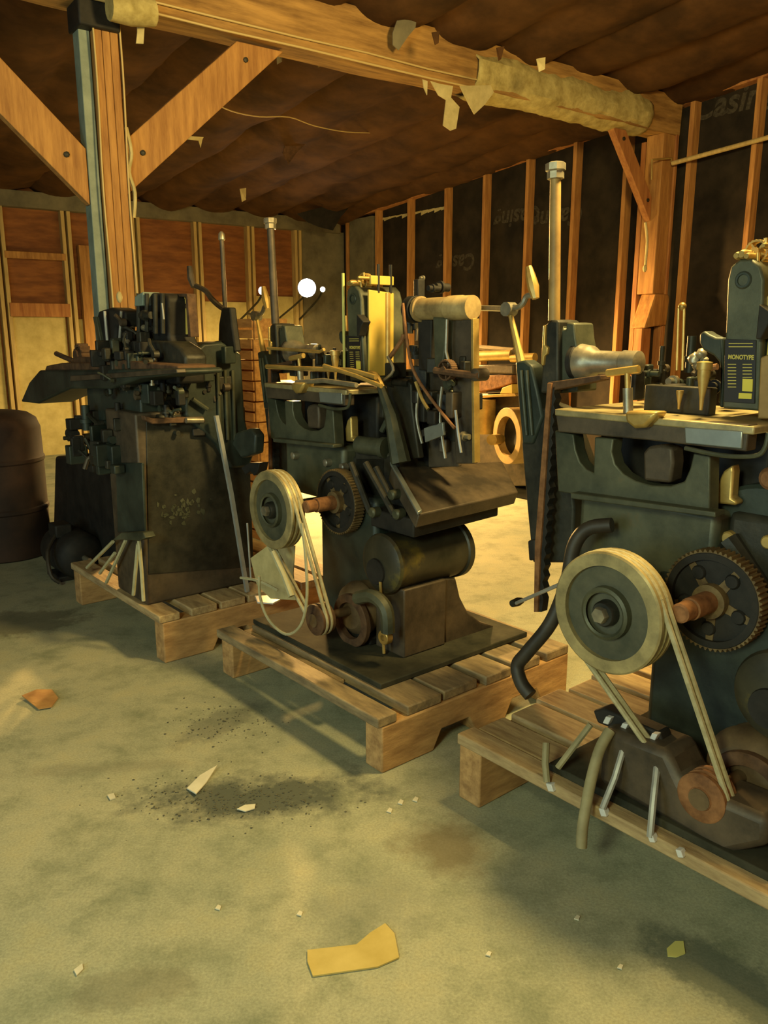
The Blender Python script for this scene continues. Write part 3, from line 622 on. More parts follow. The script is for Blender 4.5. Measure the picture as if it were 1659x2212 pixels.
    t.kit().lathe(q, (0, 0, 1), [(0, .004), (.03, .006), (.09, .0165), (.105, .0165), (.106, .020), (.125, .020), (.127, .008)], 20).build('oil_funnel', 'brass', e)
    q = onB(1466, 884, .42)+t.shift; t.kit().lathe(q, (0, 0, 1), [(0, .003), (.015, .004), (.045, .010), (.05, .010)], 16).build('oil_cup', 'brass', e)
    t.kit().tube([onB(1357, 892, .36)+t.shift, onB(1356, 838, .36)+t.shift], .014, 12).build('handle_post', 'bare_steel', e)
    t.kit().tube([onB(1356, 838, .36)+t.shift, onB(1355, 800, .36)+t.shift], .008, 10).build('handle_stem', 'brass', e)
    t.T('handle_grip', 'brass', .011, [(1312, 806, .36), (1380, 797, .36)])
    # ---- left hand column with its head, toothed bar, pole and crank
    t.PB('side_column', 'iron', .46, .14, [(1126, 960), (1132, 880), (1150, 872), (1172, 880), (1205, 898), (1206, 930), (1230, 1000), (1240, 1100), (1236, 1190), (1224, 1216), (1150, 1216), (1141, 1130), (1130, 1010)], .008)
    t.PB('column_lug', 'iron_black', .44, .05, [(1139, 1168), (1156, 1165), (1156, 1210), (1142, 1212)], .006)
    t.PB('toothed_bar', 'iron_black', .40, .03, [(1186, 836), (1199, 836)] + [(1199-(y-836)*.062+(3 if i % 2 else -2), y) for i, y in enumerate(range(850, 1300, 12))] + [(1170, 1322), (1153, 1322)], .001)
    t.PB('bar_edge', 'rust', .392, .02, [(1182, 828), (1191, 828), (1166, 1200), (1161, 1322), (1153, 1322), (1155, 1180)], .001)
    t.PB('bar_arm', 'rust_dark', .40, .05, [(1182, 826), (1296, 810), (1296, 822), (1200, 842), (1184, 846)], .003)
    t.PB('head_block', 'iron', .45, .11, [(1166, 850), (1178, 700), (1190, 690), (1206, 692), (1206, 850)], .008)
    t.PB('head_block', 'iron_green', .47, .10, [(1206, 850), (1206, 704), (1214, 700), (1216, 712), (1222, 712), (1223, 696), (1240, 698), (1243, 730), (1249, 762), (1248, 846)], .006)
    p0, p1 = onB(1197, 692, .47)+t.shift, onB(1200, 388, .47)+t.shift
    pole = t.kit().cyl(p0, p1, .0185, .0165, 14).build('pole', pole_m, e)
    t.kit().lathe(p1, p1-p0, [(0, .018), (.002, .026), (.022, .026), (.026, .031), (.046, .031), (.05, .02)], 8).build('knob', 'bare_steel', pole)
    q = onB(1250, 782, .50)+t.shift
    t.kit().lathe(q, (1, 0, .02), [(0, .02), (0, .052), (.012, .056), (.05, .050), (.07, .036), (.16, .032), (.165, .036), (.215, .034), (.22, .02)], 28).build('pump_cylinder', 'bare_steel', e)
    t.kit().lathe(q-Vector((.012, 0, 0)), (1, 0, .02), ring(0, .02, .038, .058), 28, False).build('cylinder_flange', 'iron_black', e)
    t.PB('lever_blade', 'brass', .44, .02, [(1173, 702), (1178, 702), (1176, 745), (1183, 750), (1182, 764), (1175, 770), (1173, 790), (1168, 788)], .003)
    q = onB(1100, 668, .50)+t.shift
    t.kit().lathe(q-Vector((0, .02, 0)), (0, 1, 0), [(0, .018), (0, .024), (.04, .024)], 10).build('crank_hub', 'bare_steel', e)
    t.T('crank_arm', 'bare_steel', .010, [(1102, 662, .50), (1118, 664, .50), (1130, 655, .50), (1138, 640, .50), (1152, 638, .50)], 4)
    t.T('crank_shaft', 'bare_steel', .010, [(1098, 667, .51), (1030, 665, .62)])
    t.T('crank_handle', 'brass', [.012, .019, .016, .011], [(1157, 645, .49), (1152, 620, .49), (1146, 595, .49), (1142, 576, .49)])
    t.T('crank_lever', 'brass', [.008, .016], [(1103, 680, .50), (1128, 790, .49)])
    t.PB('lever_fork', 'iron_teal', .45, .06, [(1112, 782), (1132, 778), (1148, 790), (1160, 840), (1172, 900), (1150, 960), (1128, 960), (1118, 860)], .008)
    for dx in (8, 20): t.T('fork_rib', 'iron_green', .006, [(1118+dx, 800, .445), (1130+dx, 940, .445)])
    # ---- small work on the table
    fittings(t, oa-.30, oa+.06, .50, .74, 1.25, 1.34, 26, 11+int(oa*10), big=.8)
    t.box('galley', 'iron', oa-.16, oa+.04, .46, .50, 1.225, 1.30, .004)
    for px in (1462, 1474): t.T('thin_rod', 'brass', .004, [(px+4, 665, .60), (px, 800, .60)])
    t.ball('finial', 'brass', 1474, 662, .60, .012)
    for x_, y_, r in ((1500, 775, .018), (1515, 765, .016), (1508, 790, .016), (1522, 780, .013)): 
        t.kit().blob(onB(x_, y_, .55)+t.shift, r, r, r, 2, .12).build('valve_body', 'bare_steel', e)
    t.T('valve_stem', 'rust', .009, [(1520, 796, .55), (1550, 792, .55)])
    t.PB('bearing_cap', 'brass', .40, .04, [(1547, 1088), (1548, 1045), (1562, 1018), (1582, 1004), (1584, 1020), (1580, 1076), (1591, 1082), (1590, 1092)], .006)
    t.shift = Vector((0, 0, 0))
    return t

mR = caster(dt=.385, label='nearest casting machine, cut by the right frame edge, with a lettered tower', oa=0.73, top_z=.225)
mM = caster('middle casting machine of the row, with horizontal tank, roll and yellow panelled tower', -0.886, .205, pulley_small='rust_dark', pole_m='iron_brown')

# ---- middle machine: what its right half shows
t = mM; e = t.e
k = t.kit(); q = [onA(845, 1008, -.46), onA(1085, 996, -.46), onA(1120, 1062, -.20), onA(905, 1112, -.20)]
k.poly_prism(q, (-.02, 0, -.055)).build('trough', 'iron_brown', e, .006)
k = t.kit(); q2 = [onA(905, 1112, -.20), onA(1120, 1062, -.20)]
k.poly_prism([q2[0]+Vector((-.05, .02, -.03)), q2[1]+Vector((-.05, -.06, -.03)), q2[1]+Vector((-.30, -.06, -.03)), q2[0]+Vector((-.30, .02, -.03))], (0, 0, -.07)).build('trough_support', 'iron_black', e, .006)
k = t.kit(); k.poly_prism([onA(842, 1004, -.455), onA(852, 1004, -.455), onA(912, 1108, -.195), onA(902, 1114, -.195)], (0, 0, .012)).build('trough_edge', 'steel_sheen', e, .003)
t.T('tie_rod', 'iron', .018, [(1000, 1148, .72), (930, 1150, .55)])
t.PB('front_body', 'iron', .42, .3, [(700, 1010), (760, 985), (850, 985), (905, 1100), (900, 1150), (790, 1150), (720, 1090)], .012)
t.PB('front_body', 'iron_black', .56, .18, [(835, 800), (925, 795), (930, 1010), (850, 1010)], .01)
t.PB('rear_plate', 'iron_brown', .55, .02, [(925, 800), (985, 795), (990, 1008), (925, 1010)], .004)
t.PB('side_plate', 'iron', .47, .03, [(832, 822), (876, 818), (888, 830), (890, 880), (905, 990), (850, 992)], .006)
t.kit().lathe(onB(772, 960, .40), (1, .15, 0), [(0, .028), (.01, .036), (.13, .036), (.135, .042), (.16, .042)], 24).build('sleeve', 'iron_green', e)
t.T('swing_lever', 'iron_green', [.016, .040], [(822, 832, .40), (846, 900, .40), (866, 1000, .40)])
t.T('lever_head', 'brass', .014, [(798, 808, .40), (812, 812, .40), (826, 838, .40)], 3)
for pts, r, m in (([(578, 752, .38), (690, 760, .38), (700, 755, .38)], .007, 'brass'), ([(576, 792, .34), (650, 796, .34), (760, 800, .34), (812, 815, .34)], .010, 'brass'),
                  ([(640, 826, .30), (700, 822, .30), (770, 832, .30)], .010, 'bare_steel'), ([(700, 790, .33), (770, 812, .33), (824, 834, .33)], .009, 'brass')):
    t.T('slide_bar', m, r, pts)
for pts in ([(758, 1000, .30), (800, 1108, .30)], [(790, 1000, .31), (852, 1112, .31)], [(812, 1010, .33), (842, 1070, .33)]):
    t.T('slide_arm', 'iron', .013, pts); t.cb('pivot', 'iron_green', pts[-1][0], pts[-1][1], pts[-1][2]-.025, [(0, .014), (.006, .020), (.04, .020)], 16)
for x_, y_ in ((735, 1010), (630, 985), (700, 1000)): t.cb('boss', 'bare_steel', x_, y_, .34, [(0, .010), (.004, .016), (.03, .018)], 16)
# roll, its uprights and links
p0, p1 = onB(903, 668, .50), onB(1022, 664, .50)
t.kit().lathe(p0, p1-p0, [(0, .03), (.004, .046), (.02, .048), (.022, .040), (.17, .040), (.172, .044), (.235, .044), (.24, .042), ((p1-p0).length, .042)], 32).build('roll', 'stained_roll', e)
t.kit().lathe(p0-Vector((.045, 0, 0)), (1, 0, 0), ring(0, .04, .016, .050), 28, False).build('roll_flange', 'iron_black', e)
t.T('roll_spindle', 'bare_steel', .014, [(878, 672, .50), (905, 669, .50)])
t.PB('upright', 'iron_black', .50, .05, [(902, 690), (932, 690), (930, 800), (904, 800)], .004)
t.PB('upright', 'iron_green', .47, .05, [(934, 684), (966, 688), (962, 750), (956, 790), (948, 806), (938, 790)], .006)
t.PB('upright', 'iron_brown', .50, .03, [(972, 690), (1019, 688), (1022, 1002), (984, 1002)], .005)
t.PB('upright_edge', 'brass', .495, .03, [(1017, 688), (1022, 688), (1025, 1000), (1020, 1000)], .001)
t.T('upright_rib', 'bare_steel', .006, [(966, 690, .46), (964, 760, .46), (972, 795, .46)])
for pts, r, m in (([(870, 655, .44), (880, 740, .44), (893, 800, .44), (930, 860, .44), (982, 925, .44)], .006, 'rust'), ([(905, 832, .46), (900, 900, .46), (912, 958, .46)], .006, 'bare_steel'),
                  ([(955, 835, .45), (950, 900, .45), (962, 990, .45)], .006, 'bare_steel'), ([(984, 886, .44), (990, 940, .44), (996, 978, .44)], .005, 'grey_rod'),
                  ([(898, 825, .45), (912, 862, .45), (925, 884, .45)], .007, 'brass'), ([(940, 800, .43), (985, 806, .43), (1035, 812, .43)], .013, 'rust_dark'),
                  ([(840, 775, .45), (868, 735, .45), (872, 722, .45)], .009, 'rust'), ([(828, 822, .42), (850, 800, .42), (838, 770, .42)], .006, 'bare_steel')):
    t.T('link_rod', m, r, pts, 4)
t.PB('steel_plate', 'steel_sheen', .44, .012, [(915, 925), (956, 912), (958, 940), (918, 956)], .002)
t.cb('roller', 'iron_brown', 1022, 810, .42, [(0, .012), (.006, .022), (.06, .022)], 18)
t.kit().gear(onB(960, 800, .43), (0, 1, 0), .038, .03, 26, .014).build('gear', 'rust_dark', e)
fittings(t, -.62, -.16, .46, .60, 1.02, 1.36, 46, 5, ('iron', 'iron_black', 'iron_brown', 'iron'))
fittings(t, -.56, -.46, .54, .66, 1.36, 1.66, 14, 8, ('iron_brown', 'iron', 'iron_black'), .8)
fittings(t, -1.18, -.80, .40, .50, 1.24, 1.34, 14, 9, ('iron', 'iron_teal'), .8)
t.T('tower_strip', 'lime_scrap', .006, [(741, 590, .44), (744, 806, .44)])
k = t.kit(); q = [onA(x, y, -.30) for x, y in ((958, 1250), (985, 1250), (994, 1290), (1012, 1325), (1040, 1345), (1078, 1356), (1078, 1372), (962, 1402))]
k.poly_prism(q, (-.10, 0, 0)).build('curved_foot', 'iron_brown', e, .006)
t.T('elbow_pipe', 'iron_green', .026, [(772, 1292, .20), (806, 1288, .20), (834, 1316, .20), (838, 1366, .20)], 5)
t.cb('pipe_end', 'brass', 826, 1378, .19, ring(0, .03, .012, .028), 20)
t.T('cord_loop', 'cord', .006, [(560, 1245, .03), (562, 1290, .03), (580, 1338, .03), (618, 1370, .03), (650, 1350, .03), (663, 1290, .03), (660, 1200, .03), (652, 1130, .03)], 5)
t.kit().tube([onB(520, 1248, .04), onB(560, 1255, .04), onB(600, 1275, .04)], .006, 6, 3).build('cord_end', 'cord', e)
t.T('tension_strap', 'cord', .013, [(590, 1192, .06), (612, 1240, .06), (630, 1288, .06)])

# ---- nearest machine: hoses, clamps and guard
t = mR; e = t.e
t.cb('gear_guard', 'iron_teal', 1640, 1215, .44, [(0, .10), (0, .195), (.01, .205), (.10, .205), (.12, .18)], 48)
for x_, y_ in ((1570, 1163), (1656, 1172)): t.cb('guard_bolt', 'brass', x_, y_, .40, [(0, .014), (.004, .018), (.05, .020)], 14)
t.T('guard_lever', 'iron', [.030, .016], [(1572, 1166, .40), (1660, 1280, .40)])
t.cb('guard_knob', 'rust', 1660, 1035, .42, [(0, .02), (.01, .03), (.05, .03)], 20)
t.PB('side_strip', 'brass', .47, .03, [(1642, 640), (1664, 638), (1664, 722), (1650, 724), (1641, 716)], .004)
t.PB('side_strip', 'ochre', .44, .03, [(1642, 772), (1664, 764), (1664, 905), (1636, 905)], .004)
t.PB('manifold', 'iron_black', .15, .05, [(1280, 1535), (1302, 1530), (1424, 1582), (1432, 1604), (1412, 1612), (1290, 1562)], .006)
for x_, y_ in ((1310, 1556), (1346, 1570), (1410, 1592)): t.PB('clip', 'white_clip', .135, .02, [(x_-9, y_+6), (x_-2, y_-8), (x_+10, y_-5), (x_+3, y_+10)], .002)
t.T('draped_hose', 'hose_tan', .0145, [(1318, 1578, .10), (1296, 1618, .06), (1278, 1680, .02), (1266, 1740, .0), (1258, 1790, -.02), (1256, 1830, -.03)], 5, 12)
t.T('strap', 'hose_tan', .009, [(1276, 1565, .13), (1240, 1612, .09), (1205, 1658, .06)])
t.T('strap', 'grey_rod', .009, [(1350, 1606, .12), (1328, 1680, .06), (1302, 1745, .03)])
t.T('strap', 'grey_rod', .009, [(1421, 1640, .12), (1412, 1720, .06), (1404, 1808, .03)])
t.T('strap', 'hose_tan', .010, [(1180, 1605, .07), (1178, 1650, .045), (1182, 1690, .03)])
for x_, y_ in ((1186, 1702), (1300, 1756), (1405, 1812), (1466, 1845)): t.PB('clip', 'white_clip', .028, .02, [(x_-8, y_-10), (x_+4, y_-7), (x_+10, y_+9), (x_-2, y_+8)], .002)
t.T('black_hose', 'hose_black', .021, [(1322, 1134, .30), (1270, 1142, .28), (1240, 1180, .26), (1224, 1260, .24), (1190, 1345, .20), (1140, 1408, .17), (1118, 1438, .16), (1126, 1475, .15), (1146, 1502, .15)], 6, 12)
t.T('spindle_rod', 'grey_rod', .006, [(1108, 1306, .36), (1210, 1262, .20)])
t.cb('spindle_tip', 'iron', 1106, 1304, .34, [(0, .012), (.03, .015), (.05, .01)], 10)
t.PB('sump', 'iron_brown', .10, .14, [(1300, 1570), (1440, 1625), (1470, 1690), (1659, 1770), (1659, 1830), (1560, 1850), (1480, 1800), (1290, 1690)], .02)

# ================================================================== cabinet machine at the far end of the row
t = Machine('casting_machine', 'tall cabinet based machine with cluttered head on the far skid, grey bar beside it', 'machine', (-1.7, .1, .225)); e = t.e
AS = -1.50
c0, c1 = onA(318, 1296, AS), onA(548, 1258, AS)
t.box('cabinet', 'iron_brown', -1.84, AS, c0.y, .36, .226, 1.10, .01)
t.PA('side_panel', 'iron', AS+.006, .006, [(322, 1240), (316, 905), (470, 885), (540, 1000), (548, 1225)], .002)
k = t.kit(); rnd = random.Random(4)
for i in range(46):
    x_, y_ = rnd.gauss(385, 22), rnd.gauss(1100, 13); w_ = rnd.uniform(1.5, 6); h_ = rnd.uniform(1.5, 8); a0_ = rnd.random()*6
    k.poly_prism([onA(x_+math.cos(a0_+q)*w_*rnd.uniform(.5, 1.3), y_+math.sin(a0_+q)*h_*rnd.uniform(.5, 1.3), AS+.008) for q in (0, .9, 1.8, 2.7, 3.6, 4.5, 5.4)], (-.002, 0, 0))
k.build('scraped_paint', 'iron_green', e)['kind'] = 'stuff'
t.PB('side_housing', 'iron_black', .10, .12, [(118, 985), (262, 985), (256, 1160), (244, 1232), (112, 1228)], .02)
t.PB('front_strip', 'iron_teal', c0.y-.012, .012, [(254, 1150), (250, 1000), (306, 1000), (312, 1150)], .003)
t.PB('foot_rim', 'iron_green', c0.y-.05, .05, [(240, 1168), (262, 1150), (308, 1150), (314, 1162), (300, 1168), (262, 1166)], .004)
for q in ([(300, 1168), (306, 1235), (310, 1298)], [(298, 1175), (288, 1285)], [(272, 1166), (230, 1258)], [(248, 1195), (216, 1238)], [(244, 1170), (188, 1226)]):
    t.kit().tube([onB(x, y, c0.y-.035) for x, y in q], .009, 6).build('brace_strap', 'cord', e)
# overhanging table with the loose parts on it
TB = -.22
t.PB('table', 'iron_teal', TB, .20, [(44, 868), (62, 826), (84, 800), (130, 800), (380, 796), (384, 808), (300, 818), (240, 840), (150, 840), (80, 872)], .012)
t.PB('table_top', 'rust_dark', TB+.02, .17, [(96, 800), (100, 790), (132, 784), (200, 784), (260, 778), (380, 790), (384, 797), (240, 800)], .006)
t.PB('table_edge', 'iron_brown', TB-.01, .04, [(150, 824), (152, 812), (380, 797), (382, 806)], .003)
t.PB('apron_box', 'iron_teal', TB+.08, .3, [(186, 838), (300, 820), (306, 930), (240, 960), (190, 900)], .01)
t.kit().gear(onB(168, 768, TB+.12), (0, 1, 0), .062, .05, 14, .03, rim=.7, tooth=.16).build('hand_gear', 'rust_dark', e)
t.T('hand_crank', 'rust_dark', .014, [(122, 764, TB+.1), (140, 772, TB+.1), (160, 780, TB+.1)])
t.PB('ramp', 'rust_dark', TB+.1, .2, [(150, 800), (160, 770), (205, 772), (260, 792), (262, 800)], .01)
fittings(t, -2.25, -1.72, -.24, .04, .80, 1.05, 70, 21, ('iron', 'iron_black', 'iron_teal', 'iron_black'))
fittings(t, -1.95, -1.62, -.24, -.17, .84, 1.05, 14, 22, ('iron', 'iron_teal'))
# head
t.PB('head_block', 'iron_black', -.06, .13, [(272, 800), (272, 730), (298, 722), (300, 640), (318, 632), (356, 634), (362, 646), (364, 730), (376, 760), (384, 800), (384, 830), (300, 830)], .012)
t.PB('head_casting', 'iron_black', -.12, .10, [(205, 700), (212, 672), (238, 664), (268, 672), (270, 706), (250, 706), (246, 742), (262, 776), (240, 780), (216, 752)], .012)
t.PB('head_edge', 'iron_green', -.135, .02, [(200, 684), (207, 684), (224, 770), (216, 768)], .003)
t.PB('cylinder_block', 'iron', -.10, .10, [(272, 790), (272, 740), (320, 735), (366, 738), (388, 752), (400, 770), (400, 800)], .012)
for x_ in (300, 318, 336, 352): t.T('head_rod', 'iron', .010, [(x_, 720, -.09), (x_-1, 634, -.09)])
t.T('bright_rod', 'grey_rod', .004, [(350, 655, -.11), (354, 690, -.11)])
t.T('bright_rod', 'grey_rod', .007, [(226, 672, -.14), (232, 738, -.14)])
t.T('bright_rod', 'grey_rod', .006, [(262, 672, -.14), (258, 736, -.14)])
t.PB('tower_panel', 'cream_paint', .02, .02, [(376, 668), (402, 666), (406, 722), (386, 724), (378, 700)], .002)
t.PB('tower_panel', 'cream_paint', .02, .02, [(374, 641), (398, 641), (402, 656), (376, 657)], .002)
t.PB('tower_frame', 'rust_dark', .0, .04, [(372, 634), (404, 634), (412, 728), (406, 728), (400, 641), (372, 641)], .002)
t.PB('head_box', 'blue_grey_paint', -.10, .08, [(290, 662), (291, 640), (308, 630), (308, 660)], .004)
fittings(t, -1.80, -1.34, -.20, .0, 1.15, 1.36, 80, 23, ('iron', 'iron_black', 'iron_black', 'iron_teal'), .8)
fittings(t, -1.72, -1.52, -.14, -.02, 1.34, 1.53, 34, 24, ('iron', 'iron_black', 'iron_black'), .7)
fittings(t, -1.62, -1.42, -.10, .24, 1.14, 1.36, 70, 31, ('iron', 'iron_black', 'iron_teal', 'iron_black'), .8)
fittings(t, -1.80, -1.55, -.24, -.12, 1.20, 1.42, 34, 32, ('iron', 'iron_black', 'iron_teal'), .7)
fittings(t, -1.56, -1.46, -.10, .10, .98, 1.12, 12, 34, ('iron', 'iron_black'), .8)
# right hand column, pole, crank
t.PA('rear_column', 'iron_teal', -1.46, .16, [(402, 900), (398, 780), (440, 742), (480, 738), (522, 765), (530, 900), (548, 985), (540, 1010), (500, 1012), (470, 960)], .012)
for x_ in (470, 486, 502): t.kit().tube([onA(x_, 800, -1.45), onA(x_+6, 950, -1.45)], .008, 8).build('column_rib', 'iron_green', e)
t.PB('column_foot', 'iron_teal', .22, .05, [(500, 960), (508, 935), (540, 925), (552, 940), (550, 980), (520, 990)], .01)
t.PB('column_hook', 'iron_black', .24, .05, [(520, 1010), (538, 1000), (560, 1000), (556, 1020), (548, 1028), (540, 1018), (530, 1026)], .004)
p0, p1 = onB(490, 740, .30), onB(479, 520, .30)
pl = t.kit().cyl(p0, p1, .011, .010, 12).build('pole', 'iron_brown', e); t.kit().lathe(p1, p1-p0, [(0, .010), (.005, .016), (.03, .014), (.04, .006)], 12).build('knob', 'bare_steel', pl)
t.T('crank_arm', 'iron_brown', .013, [(484, 668, .28), (470, 658, .28), (456, 644, .28), (444, 628, .28), (424, 618, .28)], 4)
t.T('crank_handle', 'iron_brown', [.012, .018, .013], [(418, 620, .27), (412, 600, .27), (409, 575, .27)])
t.PB('crank_block', 'iron_black', .26, .035, [(472, 700), (478, 664), (496, 664), (500, 700), (508, 760), (470, 760)], .008)
t.PB('column_lug', 'iron_black', .22, .03, [(430, 742), (470, 736), (460, 750), (432, 752)], .004)
t.PA('side_bar', 'rust_dark', AS+.05, .04, [(312, 898), (330, 904), (440, 900), (444, 912), (330, 916), (314, 908)], .004)
t.kit().tube([onA(402, 908, AS+.06), onA(438, 908, AS+.06)], .014, 10).build('bar_grip', 'bare_steel', e)
t.kit().tube([onA(416, 862, AS+.06), onA(448, 884, AS+.06)], .010, 8).build('side_lever', 'iron_green', e)
t = Thing('steel_bar', 'long grey steel bar leaning against the cabinet machine, foot on its skid', 'bar', tuple(onA(534, 1278, -1.38)))
t.kit().tube([onA(467, 898, -1.40), onA(500, 1070, -1.39), onA(534, 1278, -1.38)], .0125, 4).build('shaft', 'grey_rod', t.e)
t.kit().tube([onA(534, 1130, -1.38), onA(542, 1250, -1.37)], .005, 6).build('tongue', 'grey_rod', t.e)

# ================================================================== things standing around the row
def wl(X, Y, z=0): a, b = w2l(X, Y); return (a, b, z)
x, y = fl(36, 1218); d = Vector((x, y)).normalized(); x, y = x - .05 + d.x*.28, y + d.y*.28
t = Thing('oil_drum', 'dark brown round shouldered drum at the left frame edge', 'drum', wl(x, y)); c = Vector(wl(x, y))
t.kit().lathe(c, (0, 0, 1), [(0, .26), (.01, .275), (.30, .275), (.31, .283), (.33, .283), (.34, .275), (.62, .275), (.63, .283), (.65, .283), (.66, .275), (.84, .272), (.90, .25), (.935, .20), (.95, .12), (.952, .04)], 48).build('shell', 'barrel_brown', t.e)
t.kit().lathe(c + Vector((.12, -.1, .93)), (0, 0, 1), [(0, .035), (.03, .035), (.035, .02)], 16).build('bung', 'iron', t.e)
x, y = fl(150, 1252); y += .10
t = Thing('electric_motor', 'black electric motor lying on the floor between the drum and the far skid', 'motor', wl(x, y)); c = Vector(wl(x, y))
t.kit().lathe(c+Vector((-.22, .0, .145)), (1, 0, 0), [(0, .04), (0, .11), (.03, .135), (.05, .14), (.33, .14), (.35, .135), (.38, .11), (.40, .04)], 32).build('body', 'iron_black', t.e)
t.kit().cyl(c+Vector((.17, 0, .145)), c+Vector((.26, 0, .145)), .016).build('shaft', 'bare_steel', t.e)
t.kit().box(c.x-.12, c.x+.1, c.y-.13, c.y+.13, 0, .03).build('foot', 'iron_black', t.e, .006)
t.kit().obox(c+Vector((-.02, -.06, .29)), .13, .10, .08).build('terminal_box', 'iron_black', t.e, .01)
t.kit().tube([c+Vector((.02, -.10, .27)), c+Vector((.10, -.18, .20)), c+Vector((.18, -.2, .08)), c+Vector((.2, -.16, .03))], .012, 8, 4).build('cable', 'hose_black', t.e)
x, y = fl(205, 1205)
t = Thing('wood_block', 'small pale wood block on the floor beside the black motor', 'block', wl(x, y)); t.kit().obox(Vector(wl(x, y, .08)), .09, .12, .16, .3).build('body', 'skid_dirty', t.e, .006)
# crates in the back
rnd = random.Random(12); cx, cy = -0.86, 5.75
for i in range(11):
    z = i*.140; t = Thing('wooden_crate', 'small orange lit wooden crate in the tall stack behind the middle machine', 'crate', wl(cx+rnd.uniform(-.02, .02), cy+rnd.uniform(-.02, .02), z), 'stacked crates')
    c = t.org; W, D, H_ = .30, .26, .132
    for sx in (-1, 1): t.kit().box(c.x+sx*W/2-.01, c.x+sx*W/2+.01, c.y-D/2, c.y+D/2, z+.0, z+H_).build('end_panel', 'crate_wood', t.e, .003)
    for sy in (-1, 1):
        for h0 in (.0, .072): t.kit().box(c.x-W/2+.012, c.x+W/2-.012, c.y+sy*(D/2)-.008, c.y+sy*(D/2)+.008, z+h0, z+h0+.058).build('side_slat', 'crate_wood', t.e, .002)
    t.kit().box(c.x-W/2+.012, c.x+W/2-.012, c.y-D/2+.01, c.y+D/2-.01, z, z+.012).build('bottom', 'crate_wood', t.e)
# a fourth machine farther back, lit by the work light
BB = 3.70
t = Machine('casting_machine', 'rear machine seen through the gap, with orange lit rollers and a flywheel', 'machine', (-.95, BB+.2, 0)); e = t.e
t.PB('body', 'iron_brown', BB+.10, .5, [(1026, 850), (1150, 850), (1160, 1050), (1030, 1050)], .01)
k0, k1 = onB(1040, 1040, BB+.1), onB(1150, 1040, BB+.1)
t.box('pedestal', 'iron_black', k0.x, k1.x, BB+.12, BB+.56, 0, k0.z, .01)
t.T('roller', 'brass', .048, [(1020, 770, BB), (1108, 766, BB)], 0, 16); t.T('roller', 'brass', .036, [(1106, 774, BB-.02), (1156, 772, BB-.02)], 0, 16)
t.T('shelf_bar', 'skid_dirty', .026, [(1020, 750, BB), (1110, 758, BB)])
t.PB('cover', 'iron_brown', BB-.02, .3, [(1028, 788), (1108, 788), (1108, 808), (1030, 806)], .01)
t.PB('drawer', 'rust', BB-.02, .3, [(1026, 812), (1106, 810), (1106, 828), (1060, 842), (1026, 848)], .006)
t.PB('shelf', 'brass', BB-.05, .4, [(1020, 854), (1112, 850), (1114, 856), (1020, 860)], .003)
t.PB('bracket', 'cream_paint', BB-.04, .08, [(1085, 838), (1106, 830), (1106, 850), (1080, 850)], .003)
t.kit().cyl(onB(1042, 862, BB-.02), onB(1040, 935, BB-.02), .12, .12, 24).build('sleeve', 'brass', e)
q = onB(1094, 942, BB-.22)
t.kit().lathe(q, (.35, 1, 0), ring(0, .16, .165, .235), 44, False).build('flywheel', 'ochre', e)
t.kit().lathe(q+Vector((.02, .07, 0)), (.35, 1, 0), [(0, .05), (0, .166), (.03, .166)], 32).build('web', 'iron_black', e)
t.T('flywheel_shaft', 'brass', .045, [(1062, 950, BB-.35), (1090, 948, BB)], 0, 14)
# paper between two skids
t = Thing('paper_sheet', 'crumpled cream paper standing in the gap between the far and middle skids', 'paper', tuple(onB(600, 1290, .22)))
k = t.kit(); pts = [(545, 1205), (575, 1180), (640, 1178), (632, 1240), (640, 1296), (590, 1292), (560, 1262)]
k.poly_prism([onB(x_, y_, .22)+Vector((0, random.uniform(-.02, .02), 0)) for x_, y_ in pts], (0, .004, 0)).build('sheet', 'torn_paper', t.e)
t = Thing('plastic_lid', 'flat white strip lying at the left end of the middle skid', 'strip', tuple(onZ(577, 1300, .215)))
k = t.kit(); k.poly_prism([onZ(x_, y_, .212) for x_, y_ in ((550, 1290), (602, 1288), (606, 1298), (590, 1306), (556, 1304))], (0, 0, .008)).build('strip', 'white_clip', t.e, .002)

# ================================================================== litter on the floor
def litter(name, label, cat, m, px, th=.004, group=None, curl=0.0):
    P = [Vector((*fl(x_, y_), 0)) for x_, y_ in px]; c = sum(P, Vector())/len(P); a, b = w2l(c.x, c.y)
    t = Thing(name, label, cat, (a, b, 0), group)
    q = [Vector((*w2l(p.x, p.y), .0015 + random.random()*curl)) for p in P]
    t.kit().poly_prism(q, (0, 0, th)).build('sheet', m, t.e)
litter('cardboard_scrap', 'notched yellow brown cardboard scrap on the concrete, largest of the litter', 'cardboard', 'cardboard', [(664, 2056), (770, 2044), (800, 2018), (832, 1998), (852, 2020), (862, 2072), (816, 2092), (676, 2112), (664, 2080)], .004)
litter('paper_scrap', 'bright lime yellow scrap on the floor near the right frame edge', 'scrap', 'lime_scrap', [(1440, 2052), (1458, 2036), (1476, 2036), (1480, 2062), (1460, 2070), (1442, 2068)], .003)
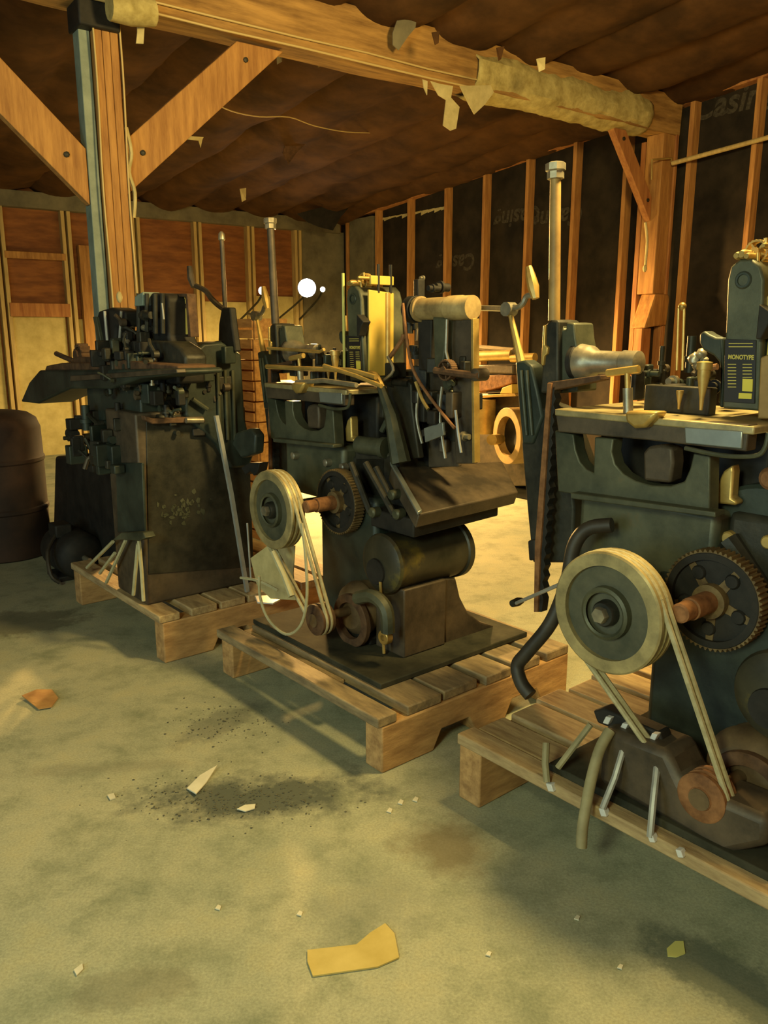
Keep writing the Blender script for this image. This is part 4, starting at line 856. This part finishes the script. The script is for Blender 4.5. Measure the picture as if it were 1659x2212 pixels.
litter('dry_leaf', 'curled orange brown leaf on the floor near the left frame edge', 'leaf', 'leaf_orange', [(48, 1510), (80, 1496), (112, 1494), (126, 1512), (112, 1532), (84, 1536), (64, 1520)], .004, None, .012)
litter('paper_scrap', 'crumpled white scrap amid the dark grit patch', 'scrap', 'white_scrap', [(404, 1706), (432, 1680), (470, 1664), (446, 1694), (424, 1722)], .004, None, .015)
litter('paper_scrap', 'slim pale scrap at the right part of the dark grit patch', 'scrap', 'white_scrap', [(512, 1752), (530, 1744), (552, 1740), (550, 1750), (530, 1756)], .003, None, .006)
litter('paper_scrap', 'tiny white scrap just left of the dark grit patch', 'scrap', 'white_scrap', [(232, 1720), (246, 1716), (250, 1726), (238, 1730)], .004)
litter('paper_scrap', 'pale scrap alone on the floor at bottom left', 'scrap', 'white_scrap', [(160, 2098), (178, 2084), (180, 2096), (166, 2110)], .003)
for px, py in ((898, 1728), (866, 1734), (842, 1752), (1247, 1984), (472, 1962), (648, 1975), (1056, 2062), (1340, 2090)):
    litter('paper_scrap', 'pale fleck of paper lying on open concrete', 'scrap', 'white_scrap', [(px-7, py+3), (px-1, py-5), (px+6, py-2), (px+3, py+6)], .003, 'pale flecks on the floor')
rnd = random.Random(33); k = Kit()
for i in range(520):
    px, py = rnd.gauss(520, 110), rnd.gauss(1728, 26)
    if rnd.random() < .25: px, py = rnd.gauss(470, 60), rnd.gauss(1560, 24)
    x_, y_ = fl(px, py); r = rnd.uniform(.0012, .0034)
    k.blob((x_, y_, r*.4), r*rnd.uniform(.8, 1.8), r*rnd.uniform(.8, 1.8), r*.6, 1, .25)
o = k.build('grit', 'grit'); tag(o, 'dark grit and crumbs swept into a smear on the concrete', 'grit', kind='stuff')

# writing becomes plain meshes
bpy.context.view_layer.update(); dg = bpy.context.evaluated_depsgraph_get()
for o in TEXTS:
    me = bpy.data.meshes.new_from_object(o.evaluated_get(dg)); n = bpy.data.objects.new('tmp', me); COL.objects.link(n)
    n.parent = o.parent; n.location = o.location; n.rotation_euler = o.rotation_euler; n.scale = o.scale
    if 'kind' in o.parent: n['kind'] = 'structure'
    nm = o.name.split('.')[0]; bpy.data.objects.remove(o); n.name = nm
